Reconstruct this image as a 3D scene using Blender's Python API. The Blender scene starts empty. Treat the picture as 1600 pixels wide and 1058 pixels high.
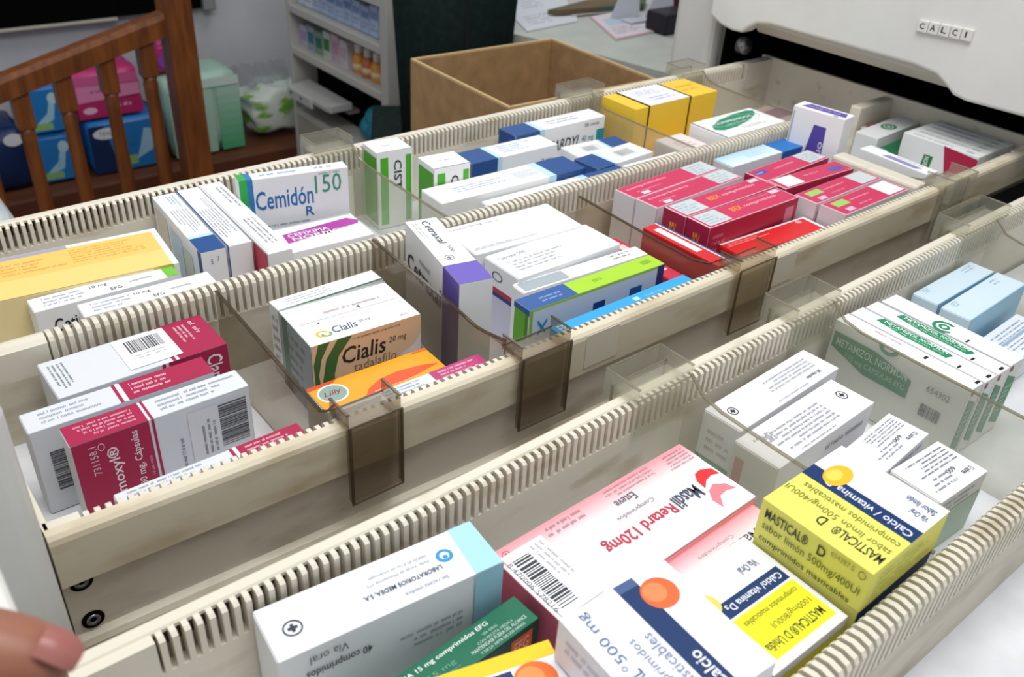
import bpy, bmesh, math, random
from mathutils import Vector, Matrix

# ------------------------------------------------------------------ camera, world, light, exposure
scn = bpy.context.scene
COL = scn.collection
cd = bpy.data.cameras.new('camera')
cam = bpy.data.objects.new('camera', cd)
COL.objects.link(cam)
cd.sensor_fit = 'HORIZONTAL'
cd.sensor_width = 36.0
cd.lens = 36.0 * 1398.14 / 1600.0
cd.clip_start = 0.01
CR = ((0.7790, -0.6246, 0.0554), (-0.3042, -0.4536, -0.8377), (0.5483, 0.6357, -0.5434))  # right, down, forward
r_, d_, f_ = [Vector(v).normalized() for v in CR]
mw = Matrix(((r_.x, -d_.x, -f_.x, 0.0), (r_.y, -d_.y, -f_.y, -0.37774621), (r_.z, -d_.z, -f_.z, 0.34048925), (0, 0, 0, 1)))
cam.matrix_world = mw
cd.dof.use_dof = True
cd.dof.focus_distance = 0.62
cd.dof.aperture_fstop = 13.0
scn.camera = cam
scn.cycles.transparent_max_bounces = 48

world = bpy.data.worlds.new('world')
scn.world = world
world.use_nodes = True
bgn = world.node_tree.nodes['Background']
bgn.inputs[0].default_value = (0.86, 0.93, 1.0, 1)
bgn.inputs[1].default_value = 0.57

def area_light(name, loc, target, sx, sy, power, color):
    ld = bpy.data.lights.new(name, 'AREA')
    ld.shape = 'RECTANGLE'; ld.size = sx; ld.size_y = sy; ld.energy = power; ld.color = color
    o = bpy.data.objects.new(name, ld); COL.objects.link(o)
    o.location = loc
    o.rotation_euler = (Vector(target) - Vector(loc)).to_track_quat('-Z', 'Y').to_euler()
    return o
area_light('overhead_light', (0.35, -0.15, 1.55), (0.55, 0.05, 0.0), 1.3, 0.7, 26, (1.0, 0.985, 0.96))
area_light('overhead_light', (1.5, 1.7, 1.55), (1.4, 1.9, -0.5), 0.9, 0.6, 10, (1.0, 0.985, 0.96))  # added fill, brightens the back wall and the desk

vs = scn.view_settings
vs.view_transform = 'Standard'; vs.look = 'None'; vs.gamma = 1.0; vs.use_curve_mapping = False
vs.exposure = 0.0

# ------------------------------------------------------------------ materials
def lin(h):
    h = h.lstrip('#')
    out = []
    for i in (0, 2, 4):
        c = int(h[i:i + 2], 16) / 255.0
        out.append(c / 12.92 if c <= 0.04045 else ((c + 0.055) / 1.055) ** 2.4)
    return (out[0], out[1], out[2], 1.0)
MATS = {}
def pm(h, rough=0.5, spec=0.35, metal=0.0):
    k = (h, rough, spec, metal)
    if k in MATS: return MATS[k]
    m = bpy.data.materials.new('paint_' + h.strip('#') + '_%d' % int(rough * 100))
    m.use_nodes = True
    p = m.node_tree.nodes['Principled BSDF']
    p.inputs['Base Color'].default_value = lin(h)
    p.inputs['Roughness'].default_value = rough
    p.inputs['Specular IOR Level'].default_value = spec
    p.inputs['Metallic'].default_value = metal
    MATS[k] = m
    return m
def noisy(name, h1, h2, scale, rough=0.5, lo=0.35, hi=0.7, stretch=(1, 1, 1), bump=0.0, spec=0.35, detail=4.0):
    m = bpy.data.materials.new(name); m.use_nodes = True
    nt = m.node_tree; p = nt.nodes['Principled BSDF']
    tc = nt.nodes.new('ShaderNodeTexCoord'); mp = nt.nodes.new('ShaderNodeMapping')
    mp.inputs['Scale'].default_value = stretch
    ns = nt.nodes.new('ShaderNodeTexNoise'); ns.inputs['Scale'].default_value = scale; ns.inputs['Detail'].default_value = detail
    rp = nt.nodes.new('ShaderNodeValToRGB')
    rp.color_ramp.elements[0].position = lo; rp.color_ramp.elements[0].color = lin(h1)
    rp.color_ramp.elements[1].position = hi; rp.color_ramp.elements[1].color = lin(h2)
    L = nt.links.new
    L(tc.outputs['Object'], mp.inputs[0]); L(mp.outputs[0], ns.inputs['Vector'])
    L(ns.outputs['Fac'], rp.inputs[0]); L(rp.outputs[0], p.inputs['Base Color'])
    p.inputs['Roughness'].default_value = rough; p.inputs['Specular IOR Level'].default_value = spec
    if bump:
        b = nt.nodes.new('ShaderNodeBump'); b.inputs['Strength'].default_value = bump; b.inputs['Distance'].default_value = 0.002
        L(ns.outputs['Fac'], b.inputs['Height']); L(b.outputs[0], p.inputs['Normal'])
    return m
def clear(name, tint, haze, hazecol, gloss=0.07):
    m = bpy.data.materials.new(name); m.use_nodes = True
    nt = m.node_tree; nt.nodes.clear(); L = nt.links.new
    out = nt.nodes.new('ShaderNodeOutputMaterial')
    tr = nt.nodes.new('ShaderNodeBsdfTransparent'); tr.inputs[0].default_value = lin(tint)
    df = nt.nodes.new('ShaderNodeBsdfDiffuse'); df.inputs[0].default_value = lin(hazecol)
    gl = nt.nodes.new('ShaderNodeBsdfGlossy'); gl.inputs['Roughness'].default_value = 0.12
    tl = nt.nodes.new('ShaderNodeBsdfTranslucent'); tl.inputs[0].default_value = lin(hazecol)
    m0 = nt.nodes.new('ShaderNodeMixShader'); m0.inputs[0].default_value = 0.45
    L(df.outputs[0], m0.inputs[1]); L(tl.outputs[0], m0.inputs[2])
    lw = nt.nodes.new('ShaderNodeLayerWeight'); lw.inputs[0].default_value = 0.5
    fr = nt.nodes.new('ShaderNodeMath'); fr.operation = 'POWER'; fr.inputs[1].default_value = 4.0
    L(lw.outputs['Facing'], fr.inputs[0])
    m1 = nt.nodes.new('ShaderNodeMixShader'); m1.inputs[0].default_value = haze
    m2 = nt.nodes.new('ShaderNodeMixShader')
    mu = nt.nodes.new('ShaderNodeMath'); mu.operation = 'MULTIPLY_ADD'; mu.inputs[1].default_value = gloss * 5; mu.inputs[2].default_value = 0.02
    L(tr.outputs[0], m1.inputs[1]); L(m0.outputs[0], m1.inputs[2])
    L(fr.outputs[0], mu.inputs[0]); L(mu.outputs[0], m2.inputs[0])
    L(m1.outputs[0], m2.inputs[1]); L(gl.outputs[0], m2.inputs[2]); L(m2.outputs[0], out.inputs[0])
    return m
def grime(name, h, dirt, scale=22.0, amt=0.55):
    m = noisy(name, dirt, h, scale, 0.42, 0.26, amt, (1, 3, 3), 0.0, 0.4, 6.0)
    return m
M = dict(
    cream=grime('aged_cream_plastic', '#DCD5C5', '#BFB297', 16, 0.42),
    lip=grime('stained_cream_plastic', '#D9CFB8', '#B8A686', 14, 0.52),
    wall=grime('grey_cream_plastic', '#CBC2B0', '#A29680', 12, 0.5),
    slot_shade=pm('#40352A', 0.8, 0.1),
    floorw=noisy('pale_drawer_base', '#D4D6DA', '#E4E6EA', 30, 0.35),
    panel=noisy('white_front_plastic', '#DADAD6', '#E6E5E0', 8, 0.35),
    smoke=clear('smoky_clear_plastic', '#E6E1D8', 0.17, '#938A7B', 0.06),
    clear=clear('clear_plastic', '#FBFBF8', 0.19, '#DAD8CC', 0.08),
    rim=clear('clear_plastic_rim', '#E2DFD2', 0.35, '#C2BEAE', 0.1), rimdark=clear('smoky_plastic_rim', '#C6BCAA', 0.35, '#857A68', 0.1),
    pale=clear('pale_smoky_plastic', '#F5F1EA', 0.14, '#BDB29E', 0.06),
    steel=pm('#8E9094', 0.3, 0.5, 0.9),
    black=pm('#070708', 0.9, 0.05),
    wood=noisy('varnished_red_wood', '#65371B', '#8C5227', 9, 0.35, 0.3, 0.7, (6, 6, 0.8), 0.05),
    tile=noisy('brown_wood_step', '#55301F', '#6B3E27', 6, 0.5, 0.3, 0.7, (1, 5, 5)),
    plaster=noisy('white_plaster', '#C4C5CA', '#CFCFD4', 5, 0.8, bump=0.05),
    card=noisy('brown_cardboard', '#9A7A55', '#AC8A63', 40, 0.85, spec=0.1),
    cardedge=pm('#CDB083', 0.85, 0.1),
    desk=noisy('grey_green_laminate', '#B9BDB4', '#C4C7BE', 14, 0.4),
    green=noisy('dark_green_fabric', '#14211F', '#1B2B29', 60, 0.8, spec=0.15),
    skin=noisy('skin', '#8C5946', '#A26F59', 30, 0.45, bump=0.1),
)

# ------------------------------------------------------------------ mesh helpers
class MB:
    def __init__(s): s.v = []; s.f = []; s.m = []; s.mats = []; s.smooth = []; s.lay = 0
    def mi(s, mat):
        if mat not in s.mats: s.mats.append(mat)
        return s.mats.index(mat)
    def add(s, vs, fs, mat, sm=False):
        o = len(s.v); s.v += [tuple(q) for q in vs]; i = s.mi(mat)
        for f in fs: s.f.append(tuple(o + k for k in f)); s.m.append(i); s.smooth.append(sm)
    def box(s, x0, x1, y0, y1, z0, z1, mat):
        vs = [(x, y, z) for z in (z0, z1) for y in (y0, y1) for x in (x0, x1)]
        s.add(vs, [(0, 2, 3, 1), (4, 5, 7, 6), (0, 1, 5, 4), (2, 6, 7, 3), (0, 4, 6, 2), (1, 3, 7, 5)], mat)
    def bbox(s, x0, x1, y0, y1, z0, z1, mat, bev, seg=2):
        bm = bmesh.new(); bmesh.ops.create_cube(bm, size=1)
        for v in bm.verts:
            v.co = Vector(((x0 + x1) / 2 + v.co.x * (x1 - x0), (y0 + y1) / 2 + v.co.y * (y1 - y0), (z0 + z1) / 2 + v.co.z * (z1 - z0)))
        bmesh.ops.bevel(bm, geom=bm.edges[:], offset=bev, segments=seg, affect='EDGES', profile=0.5)
        bm.verts.index_update()
        s.add([v.co for v in bm.verts], [[v.index for v in f.verts] for f in bm.faces], mat)
        bm.free()
    def prism(s, prof, xs, mat, yoff=None, caps=True, sm=False):   # closed (y,z) profile swept along x stations
        n = len(prof); vs = []
        for x in xs:
            d = yoff(x) if yoff else 0
            vs += [(x, y + d, z) for (y, z) in prof]
        fs = []
        for k in range(len(xs) - 1):
            for i in range(n):
                j = (i + 1) % n
                fs.append((k * n + i, k * n + j, (k + 1) * n + j, (k + 1) * n + i))
        if caps:
            fs.append(tuple(range(n))[::-1]); fs.append(tuple((len(xs) - 1) * n + i for i in range(n)))
        s.add(vs, fs, mat, sm)
    def extrude(s, pts, vec, mat):      # closed polygon pts (3d) extruded along vec
        n = len(pts); vec = Vector(vec)
        vs = [Vector(p) for p in pts] + [Vector(p) + vec for p in pts]
        fs = [tuple(range(n))[::-1], tuple(range(n, 2 * n))] + [(i, (i + 1) % n, n + (i + 1) % n, n + i) for i in range(n)]
        s.add(vs, fs, mat)
    def lathe(s, prof, c, mat, n=20, axis='z', sm=True):     # prof (r, h)
        vs = []
        for (r, h) in prof:
            for k in range(n):
                a = 2 * math.pi * k / n; p = (r * math.cos(a), r * math.sin(a), h)
                if axis == 'y': p = (p[0], p[2], p[1])
                if axis == 'x': p = (p[2], p[0], p[1])
                vs.append((c[0] + p[0], c[1] + p[1], c[2] + p[2]))
        fs = []
        for i in range(len(prof) - 1):
            for k in range(n):
                fs.append((i * n + k, i * n + (k + 1) % n, (i + 1) * n + (k + 1) % n, (i + 1) * n + k))
        fs.append(tuple(range(n))[::-1]); fs.append(tuple((len(prof) - 1) * n + k for k in range(n)))
        s.add(vs, fs, mat, sm)
    def obj(s, name, parent=None, recalc=True):
        me = bpy.data.meshes.new(name); me.from_pydata(s.v, [], s.f)
        for m in s.mats: me.materials.append(m)
        me.polygons.foreach_set('material_index', s.m)
        me.polygons.foreach_set('use_smooth', s.smooth)
        me.update()
        if recalc:
            bm = bmesh.new(); bm.from_mesh(me); bmesh.ops.recalc_face_normals(bm, faces=bm.faces[:]); bm.to_mesh(me); bm.free()
        o = bpy.data.objects.new(name, me); COL.objects.link(o)
        if parent: o.parent = parent
        return o
def empty(name, loc=(0, 0, 0), rz=0.0):
    o = bpy.data.objects.new(name, None); COL.objects.link(o); o.location = loc; o.rotation_euler = (0, 0, rz)
    o.empty_display_size = 0.02
    return o
def tag(o, label, cat, group=None):
    o['label'] = label; o['category'] = cat
    if group: o['group'] = group
    return o
def struct(o): o['kind'] = 'structure'; return o
def interp(tab):
    def f(x):
        if x <= tab[0][0]: return tab[0][1]
        for (a, b), (c, d) in zip(tab, tab[1:]):
            if x <= c: return b + (d - b) * (x - a) / (c - a)
        return tab[-1][1]
    return f

# ------------------------------------------------------------------ printed text and pattern on a face
TXT = {}
def text_mesh(t, bold, ital=0.0):
    k = (t, bold, ital)
    if k in TXT: return TXT[k]
    cu = bpy.data.curves.new('txt', 'FONT'); cu.body = t; cu.resolution_u = 2; cu.fill_mode = 'FRONT'
    cu.offset = 0.012 if bold else 0.0; cu.shear = ital
    ob = bpy.data.objects.new('txt', cu)
    me = bpy.data.meshes.new_from_object(ob)
    vs = [(v.co.x, v.co.y) for v in me.vertices]; fs = [tuple(p.vertices) for p in me.polygons]
    bpy.data.objects.remove(ob); bpy.data.curves.remove(cu); bpy.data.meshes.remove(me)
    if vs:
        x0 = min(v[0] for v in vs); x1 = max(v[0] for v in vs); y0 = min(v[1] for v in vs); y1 = max(v[1] for v in vs)
        vs = [((v[0] - x0) / max(x1 - x0, 1e-6), (v[1] - y0) / max(y1 - y0, 1e-6)) for v in vs]
    TXT[k] = (vs, fs)
    return TXT[k]
rng = random.Random(7)
INK = '#4A4A55'
def draw(mb, fr, items):
    """fr = (origin, u, v, n); items in 0..1 face coordinates"""
    O, U, V, N = fr
    lay = [mb.lay]
    def P(x, y, k):
        mb.lay = max(mb.lay, k)
        return O + U * x + V * y + N * (0.00010 + 0.00004 * k)
    def poly(pts, c, rough=0.45):
        lay[0] += 1
        mb.add([P(x, y, lay[0]) for x, y in pts], [tuple(range(len(pts)))], pm(c, rough))
    for it in items:
        k = it[0]
        if k == 'r': _, x0, y0, x1, y1, c = it; poly([(x0, y0), (x1, y0), (x1, y1), (x0, y1)], c)
        elif k == 'p': poly(it[1], it[2])
        elif k == 'e':
            _, cx, cy, rx, ry, c = it
            poly([(cx + rx * math.cos(a), cy + ry * math.sin(a)) for a in [2 * math.pi * i / 28 for i in range(28)]], c)
        elif k == 'ring':
            _, cx, cy, rx, ry, th, c = it[:7]; a0, a1 = it[7:9] if len(it) > 7 else (0, 360)
            lay[0] += 1; vs = []; n = 28
            for i in range(n + 1):
                a = math.radians(a0 + (a1 - a0) * i / n)
                vs += [P(cx + rx * math.cos(a), cy + ry * math.sin(a), lay[0]), P(cx + rx * (1 - th) * math.cos(a), cy + ry * (1 - th) * math.sin(a), lay[0])]
            mb.add(vs, [(2 * i, 2 * i + 2, 2 * i + 3, 2 * i + 1) for i in range(n)], pm(c))
        elif k in ('t', 'T'):
            _, x0, y0, x1, y1, s, c = it[:7]; ital = it[7] if len(it) > 7 else 0.0
            vs, fs = text_mesh(s, k == 'T', ital); lay[0] += 1
            mb.add([P(x0 + (x1 - x0) * a, y0 + (y1 - y0) * b, lay[0]) for a, b in vs], fs, pm(c))
        elif k == 'm':          # small illegible print: rows of letter-sized strokes
            _, x0, y0, x1, y1, n, c = it
            lay[0] += 1; vs = []; fs = []
            lh = (y1 - y0) / n; ul = U.length; vl = V.length
            cw = lh * vl * 0.40 / ul
            for i in range(n):
                yb = y1 - (i + 1) * lh + lh * 0.22; x = x0; end = x0 + (x1 - x0) * rng.uniform(0.6, 1.0)
                while x < end:
                    for _ in range(rng.randint(2, 9)):
                        if x > end: break
                        g = rng.choice('noolnenu'); hh = lh * (0.62 if g == 'l' else 0.40); w = cw * 0.78; t = w * 0.3; tv = hh * 0.2
                        qs = [(x, yb, x + t, yb + hh)]
                        if g != 'l':
                            qs.append((x + w - t, yb, x + w, yb + hh))
                            if g in 'one': qs.append((x + t, yb + hh - tv, x + w - t, yb + hh))
                            if g in 'oeu': qs.append((x + t, yb, x + w - t, yb + tv))
                        for (a, b_, c_, d_) in qs:
                            b = len(vs); vs += [P(a, b_, lay[0]), P(c_, b_, lay[0]), P(c_, d_, lay[0]), P(a, d_, lay[0])]; fs.append((b, b + 1, b + 2, b + 3))
                        x += cw
                    x += cw * 0.9
            mb.add(vs, fs, pm(c))
        elif k == 'bar':        # bar code, bars along v
            _, x0, y0, x1, y1 = it[:5]; c = it[5] if len(it) > 5 else '#26262A'
            lay[0] += 1; vs = []; fs = []; x = x0; st = (x1 - x0) / 60
            while x < x1:
                w = st * rng.choice((1, 1, 2, 3)); b = len(vs)
                vs += [P(x, y0, lay[0]), P(min(x + w, x1), y0, lay[0]), P(min(x + w, x1), y1, lay[0]), P(x, y1, lay[0])]
                fs.append((b, b + 1, b + 2, b + 3)); x += w + st * rng.choice((1, 1, 2))
            mb.add(vs, fs, pm(c))
        elif k == 'g':          # printed tint stepping from one colour to another along v
            _, x0, y0, x1, y1, ca, cb, n = it
            a, b2 = ca.lstrip('#'), cb.lstrip('#'); lay[0] += 1
            for i in range(n):
                t = (i + 0.5) / n
                h = '#' + ''.join('%02X' % round(int(a[j:j + 2], 16) * (1 - t) + int(b2[j:j + 2], 16) * t) for j in (0, 2, 4))
                ya = y0 + (y1 - y0) * i / n; yb = y0 + (y1 - y0) * (i + 1) / n
                mb.add([P(x0, ya, lay[0]), P(x1, ya, lay[0]), P(x1, yb, lay[0]), P(x0, yb, lay[0])], [(0, 1, 2, 3)], pm(h))
        elif k == 'cross':      # little round mark with a cross in it
            _, cx, cy, rx, ry, c = it
            lay[0] += 3; mb.lay = lay[0]
            draw(mb, fr, [('ring', cx, cy, rx, ry, 0.16, c), ('r', cx - rx * .5, cy - ry * .17, cx + rx * .5, cy + ry * .17, c), ('r', cx - rx * .17, cy - ry * .5, cx + rx * .17, cy + ry * .5, c)])
def face(dim, f, rot=0, ext=0.0):
    L, W, H = dim
    X, Y, Z = Vector((1, 0, 0)), Vector((0, 1, 0)), Vector((0, 0, 1))
    if f == 'T': O, u, v, n = Vector((-L / 2, -W / 2, H)), X * L, Y * W, Z
    elif f == 'F': O, u, v, n = Vector((-L / 2, -W / 2, 0)), X * L, Z * H, -Y
    elif f == 'L': O, u, v, n = Vector((-L / 2, W / 2, 0)), -Y * W, Z * H, -X
    elif f == 'R': O, u, v, n = Vector((L / 2, -W / 2, 0)), Y * W, Z * H, X
    else: O, u, v, n = Vector((L / 2, W / 2, 0)), -X * L, Z * H, Y
    for _ in range(rot): O, u, v = O + u, v, -u
    return (O + n * ext, u, v, n)
def carton(pose, label, prints=(), base='#EDEDEE', name='medicine_box', cat='medicine box', group=None, flap=True, labels=(), H=None, floor=-0.075, tilt=None, ends=None):
    """a folded card carton: body with its print, tuck flap on the near end, stuck-on labels as parts"""
    cx, cy, zt, yaw, L, W = pose
    L /= 1000.0; W /= 1000.0
    h = (zt - floor - 0.0006) if H is None else H / 1000.0
    dim = (L, W, h)
    mb = MB(); mb.bbox(-L / 2, L / 2, -W / 2, W / 2, 0, h, pm(base), 0.0005, 2)
    fl = [p for p in prints if flap and p[0] == 'L']
    for p in prints:
        if p in fl: continue
        draw(mb, face(dim, p[0], p[1]), p[2])
    o = mb.obj(name, recalc=False)
    o.location = (cx, cy, zt - h); o.rotation_euler = (0, 0, math.radians(yaw))
    if tilt: o.rotation_euler = (math.radians(tilt[0]), math.radians(tilt[1]), math.radians(yaw))
    tag(o, label, cat, group)
    if flap:
        fb = MB(); e = 0.0009
        fb.bbox(-L / 2 - 0.0004, -L / 2 + 0.0002, -W / 2 + e, W / 2 - e, 0.0008, h - e, pm(ends or base), 0.0002, 1)
        for p in fl: draw(fb, face(dim, p[0], p[1], 0.0004), p[2])
        fb.obj('end_flap', o, recalc=False)
    for (nm, f, r, items, lab) in labels:
        lb = MB(); draw(lb, face(dim, f, r, 0.0004), items)
        q = lb.obj(nm, o, recalc=False)
        if lab: q['label'] = lab
    return o

# ------------------------------------------------------------------ room
def plane_box(name, x0, x1, y0, y1, z0, z1, mat):
    m = MB(); m.box(x0, x1, y0, y1, z0, z1, mat); return struct(m.obj(name))
plane_box('floor', -1.5, 3.2, -1.5, 3.1, -1.05, -1.0, M['tile'])
plane_box('wall_back', -1.5, 3.2, 2.95, 3.05, -1.0, 1.6, M['plaster'])
plane_box('wall_right', 3.1, 3.2, -1.5, 2.95, -1.0, 1.6, M['plaster'])

# raised wooden step the packs stand on
m = MB(); m.bbox(-0.4, 1.62, 2.42, 2.945, -1.0, -0.85, M['tile'], 0.006)
struct(m.obj('trim_1'))

# dark board on the back wall
t = empty('wall_board', (0.4, 2.93, -0.48)); tag(t, 'black panel on the back wall above the stair rail with pale lower strip', 'panel')
m = MB(); m.bbox(-1.2, 0.86, -0.02, 0.015, 0.004, 0.75, M['black'], 0.004); m.obj('panel', t)
m = MB(); m.bbox(-1.2, 0.56, -0.03, 0.012, -0.006, 0.004, pm('#B9B3A6'), 0.003); m.obj('edge_strip', t)
m = MB(); m.bbox(0.865, 0.91, -0.03, 0.015, -0.004, 0.06, pm('#8F8F90'), 0.004); m.obj('end_cap', t)

# ------------------------------------------------------------------ stair rail
st = empty('stair_railing', (0.6, 1.95, -1.0)); tag(st, 'red-brown wooden stair railing with turned balusters and thick post', 'railing')
m = MB()
pr = [(-0.028, -0.03), (0.028, -0.03), (0.028, 0.012), (0.018, 0.024), (-0.018, 0.024), (-0.028, 0.012)]
x0, z0, x1, z1 = -0.9, -0.36 - 0.263 * 0.39 - 0.9 * 0.263 - .0, 0.82, -0.255
z0 = -0.255 + 0.263 * (-0.9 - 0.79)
vs = []
for (x, z) in ((x0, z0), (0.79, -0.258)): vs += [(x - 0.6, y, z + dz + 1.0) for (y, dz) in pr]
m.add(vs, [(i, (i + 1) % 6, 6 + (i + 1) % 6, 6 + i) for i in range(6)] + [(5, 4, 3, 2, 1, 0), (6, 7, 8, 9, 10, 11)], M['wood'])
m.obj('handrail', st)
m = MB(); m.bbox(0.785 - 0.6, 0.855 - 0.6, -0.035, 0.035, 0, 0.93, M['wood'], 0.006)
m.lathe([(0.03, 0.93), (0.045, 0.945), (0.048, 0.97), (0.035, 0.985), (0.03, 1.0), (0.042, 1.03), (0.042, 1.06), (0.02, 1.09)], (0.22, 0, 0), M['wood'])
m.obj('newel_post', st)
for bx in (-0.02, 0.13, 0.325, 0.425, 0.525, 0.632, 0.733):
    zt = -0.258 + 0.263 * (bx - 0.79) + 1.0 - 0.025
    m = MB(); x = bx - 0.6
    m.bbox(x - 0.02, x + 0.02, -0.02, 0.02, zt - 0.09, zt, M['wood'], 0.003)
    h0 = zt - 0.09
    m.lathe([(0.019, h0), (0.016, h0 - 0.012), (0.019, h0 - 0.02), (0.0165, h0 - 0.04), (0.018, h0 - 0.2), (0.02, h0 - 0.3), (0.0165, h0 - 0.325), (0.021, h0 - 0.34), (0.017, h0 - 0.36), (0.02, 0.1), (0.02, 0.0)], (x, 0, 0), M['wood'], 14)
    m.obj('baluster', st)

# ------------------------------------------------------------------ soft packs on the step
def pillow(name, x0, x1, z0, z1, y0, y1, mat, label, cat, prints, group=None, bulge=0.012):
    bm = bmesh.new(); bmesh.ops.create_cube(bm, size=1)
    bmesh.ops.subdivide_edges(bm, edges=bm.edges[:], cuts=5, use_grid_fill=True)
    cx, cy, cz = (x0 + x1) / 2, (y0 + y1) / 2, (z0 + z1) / 2
    rr = random.Random(name + label)
    for v in bm.verts:
        x, y, z = v.co * 2
        rx = 1 - 0.05 * (abs(z) ** 4 + abs(y) ** 4) / 2; rz = 1 - 0.03 * (abs(x) ** 4 + abs(y) ** 4)
        ry = 1 + bulge * 8 * (1 - x * x) * (1 - z * z) - 0.12 * max(abs(x) ** 6, abs(z) ** 6)
        v.co = Vector((x * rx * (x1 - x0) / 2, y * ry * (y1 - y0) / 2, z * rz * (z1 - z0) / 2 + (z1 - z0) / 2)) + Vector((rr.uniform(-1, 1), rr.uniform(-1, 1), rr.uniform(-0.5, 0.5) if z > -0.99 else 0)) * 0.0022
    for f in bm.faces: f.smooth = True
    mb = MB(); bm.verts.index_update()
    mb.add([v.co for v in bm.verts], [[v.index for v in f.verts] for f in bm.faces], mat, True); bm.free()
    yo = -(y1 - y0) / 2 * (1 + bulge * 8) - 0.001
    o = mb.obj(name); o.location = (cx, cy, z0); tag(o, label, cat, group)
    if prints:
        pb = MB(); w, h = (x1 - x0), (z1 - z0)
        draw(pb, (Vector((-w / 2, yo, 0)), Vector((w, 0, 0)), Vector((0, 0, h)), Vector((0, -1, 0))), prints)
        pb.obj('front_print', o, recalc=False)
    return o
blue, navy = pm('#1D6FB6', 0.35), pm('#142B55', 0.35)
dia = [('p', [(0.02, 0.06), (0.97, 0.06), (0.97, 0.94), (0.02, 0.94)], '#2279BE'), ('p', [(0.25, 0.18), (0.6, 0.3), (0.72, 0.75), (0.6, 0.8), (0.48, 0.45), (0.2, 0.25)], '#9FC9DD'), ('e', 0.66, 0.75, 0.12, 0.12, '#B7D6DF'), ('r', 0.12, 0.1, 0.55, 0.24, '#8DB96F')]
pillow('diaper_pack', 0.535, 0.655, -0.695, -0.552, 2.52, 2.72, blue, 'blue diaper pack on top of another behind the leftmost balusters', 'diaper pack', dia)
pillow('diaper_pack', 0.53, 0.655, -0.848, -0.697, 2.51, 2.72, blue, 'lower blue diaper pack of the left stack on the brown step', 'diaper pack', dia)
pillow('diaper_pack', 0.39, 0.515, -0.848, -0.66, 2.5, 2.72, navy, 'navy diaper pack at the far left edge with a white oval mark', 'diaper pack', [('e', 0.72, 0.86, 0.22, 0.1, '#D8DCE2')])
pillow('diaper_pack', 0.69, 0.93, -0.848, -0.682, 2.5, 2.72, blue, 'blue diaper pack with navy end and white oval under the pink pack', 'diaper pack',
       [('r', 0.0, 0.04, 0.32, 0.96, '#142B55'), ('p', [(0.32, 0.04), (0.98, 0.04), (0.98, 0.95), (0.2, 0.95)], '#2577BE'), ('e', 0.22, 0.8, 0.17, 0.11, '#E2E6EA'), ('t', 0.12, 0.76, 0.32, 0.84, 'TENA', '#5B6C8C'),
        ('p', [(0.55, 0.2), (0.78, 0.35), (0.82, 0.75), (0.7, 0.8), (0.62, 0.45)], '#9FC9DD'), ('r', 0.36, 0.12, 0.56, 0.3, '#8DB96F')])
pillow('pad_pack', 0.675, 0.885, -0.68, -0.535, 2.53, 2.72, pm('#C13B76', 0.35), 'pink and magenta pad pack lying on the blue pack behind balusters', 'pad pack',
       [('r', 0.03, 0.05, 0.97, 0.4, '#B92A66'), ('p', [(0.05, 0.4), (0.95, 0.45), (0.95, 0.7), (0.05, 0.75)], '#DE86AE'), ('p', [(0.05, 0.75), (0.95, 0.72), (0.95, 0.93), (0.05, 0.95)], '#CF5E92'), ('e', 0.2, 0.22, 0.1, 0.07, '#E3BBD0'), ('m', 0.5, 0.2, 0.9, 0.34, 1, '#F0D5E2'), ('m', 0.25, 0.55, 0.8, 0.68, 1, '#8C3CA0')])
pillow('pad_pack', 0.94, 1.06, -0.58, -0.455, 2.56, 2.72, pm('#C2327A', 0.35), 'small magenta pad pack beside the thick post on a green pack', 'pad pack', [('e', 0.4, 0.35, 0.25, 0.2, '#8F4FB4'), ('m', 0.2, 0.65, 0.8, 0.85, 2, '#E3A6C6')])
pillow('tissue_pack', 0.945, 1.195, -0.848, -0.584, 2.5, 2.72, pm('#A9CDB9', 0.35), 'pale green tissue pack half hidden behind the thick post', 'tissue pack', [('r', 0.02, 0.86, 0.98, 0.97, '#D3E6DC'), ('g', 0.66, 0.03, 0.98, 0.84, '#4FA673', '#B5D5C5', 8), ('g', 0.02, 0.03, 0.6, 0.84, '#A2C9B1', '#BAD8C8', 4)])
# soft bag with green leaf print
bm = bmesh.new(); bmesh.ops.create_uvsphere(bm, u_segments=40, v_segments=26, radius=1)
rr = random.Random(3)
for v in bm.verts:
    x, y, z = v.co
    n = math.sin(7 * x + 3 * z) * 0.04 + math.sin(11 * z + 5 * x) * 0.05 + rr.uniform(-0.012, 0.012)
    sq = 1 / max(abs(x), abs(z) * 1.1, abs(y), 0.62) ** 0.7
    v.co = Vector((x * 0.105 * sq * (1 + n), y * 0.09 * sq, z * 0.085 * sq * (1 + n * 1.3) + (0.02 if z > 0.5 else 0) * x))
mb = MB(); bm.verts.index_update()
wb = pm('#C9CED2', 0.35)
gb = noisy('leaf_print_film', '#D5DDD2', '#77B03F', 9, 0.35, 0.47, 0.56, (1, 1, 2.2))
mb.add([v.co for v in bm.verts], [[v.index for v in f.verts] for f in bm.faces], gb, True); bm.free()
bag = mb.obj('soft_bag'); bag.location = (1.345, 2.6, -0.752); tag(bag, 'crumpled white and green plastic bag on the brown step by the wall', 'bag')
mb = MB(); vs = []
for i in range(13):
    for j in range(4):
        vs.append((-0.1 + 0.2 * i / 12 - 0.012 * j, 0.014 * math.sin(i * 1.7 + j), 0.075 + 0.026 * j + 0.008 * math.sin(i * 2.3 + j * 2)))
mb.add(vs, [(i * 4 + j, i * 4 + j + 1, (i + 1) * 4 + j + 1, (i + 1) * 4 + j) for i in range(12) for j in range(3)], clear('bag_film', '#E4E7EA', 0.45, '#D4D8DC', 0.1), True)
mb.obj('film_top', bag)

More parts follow.
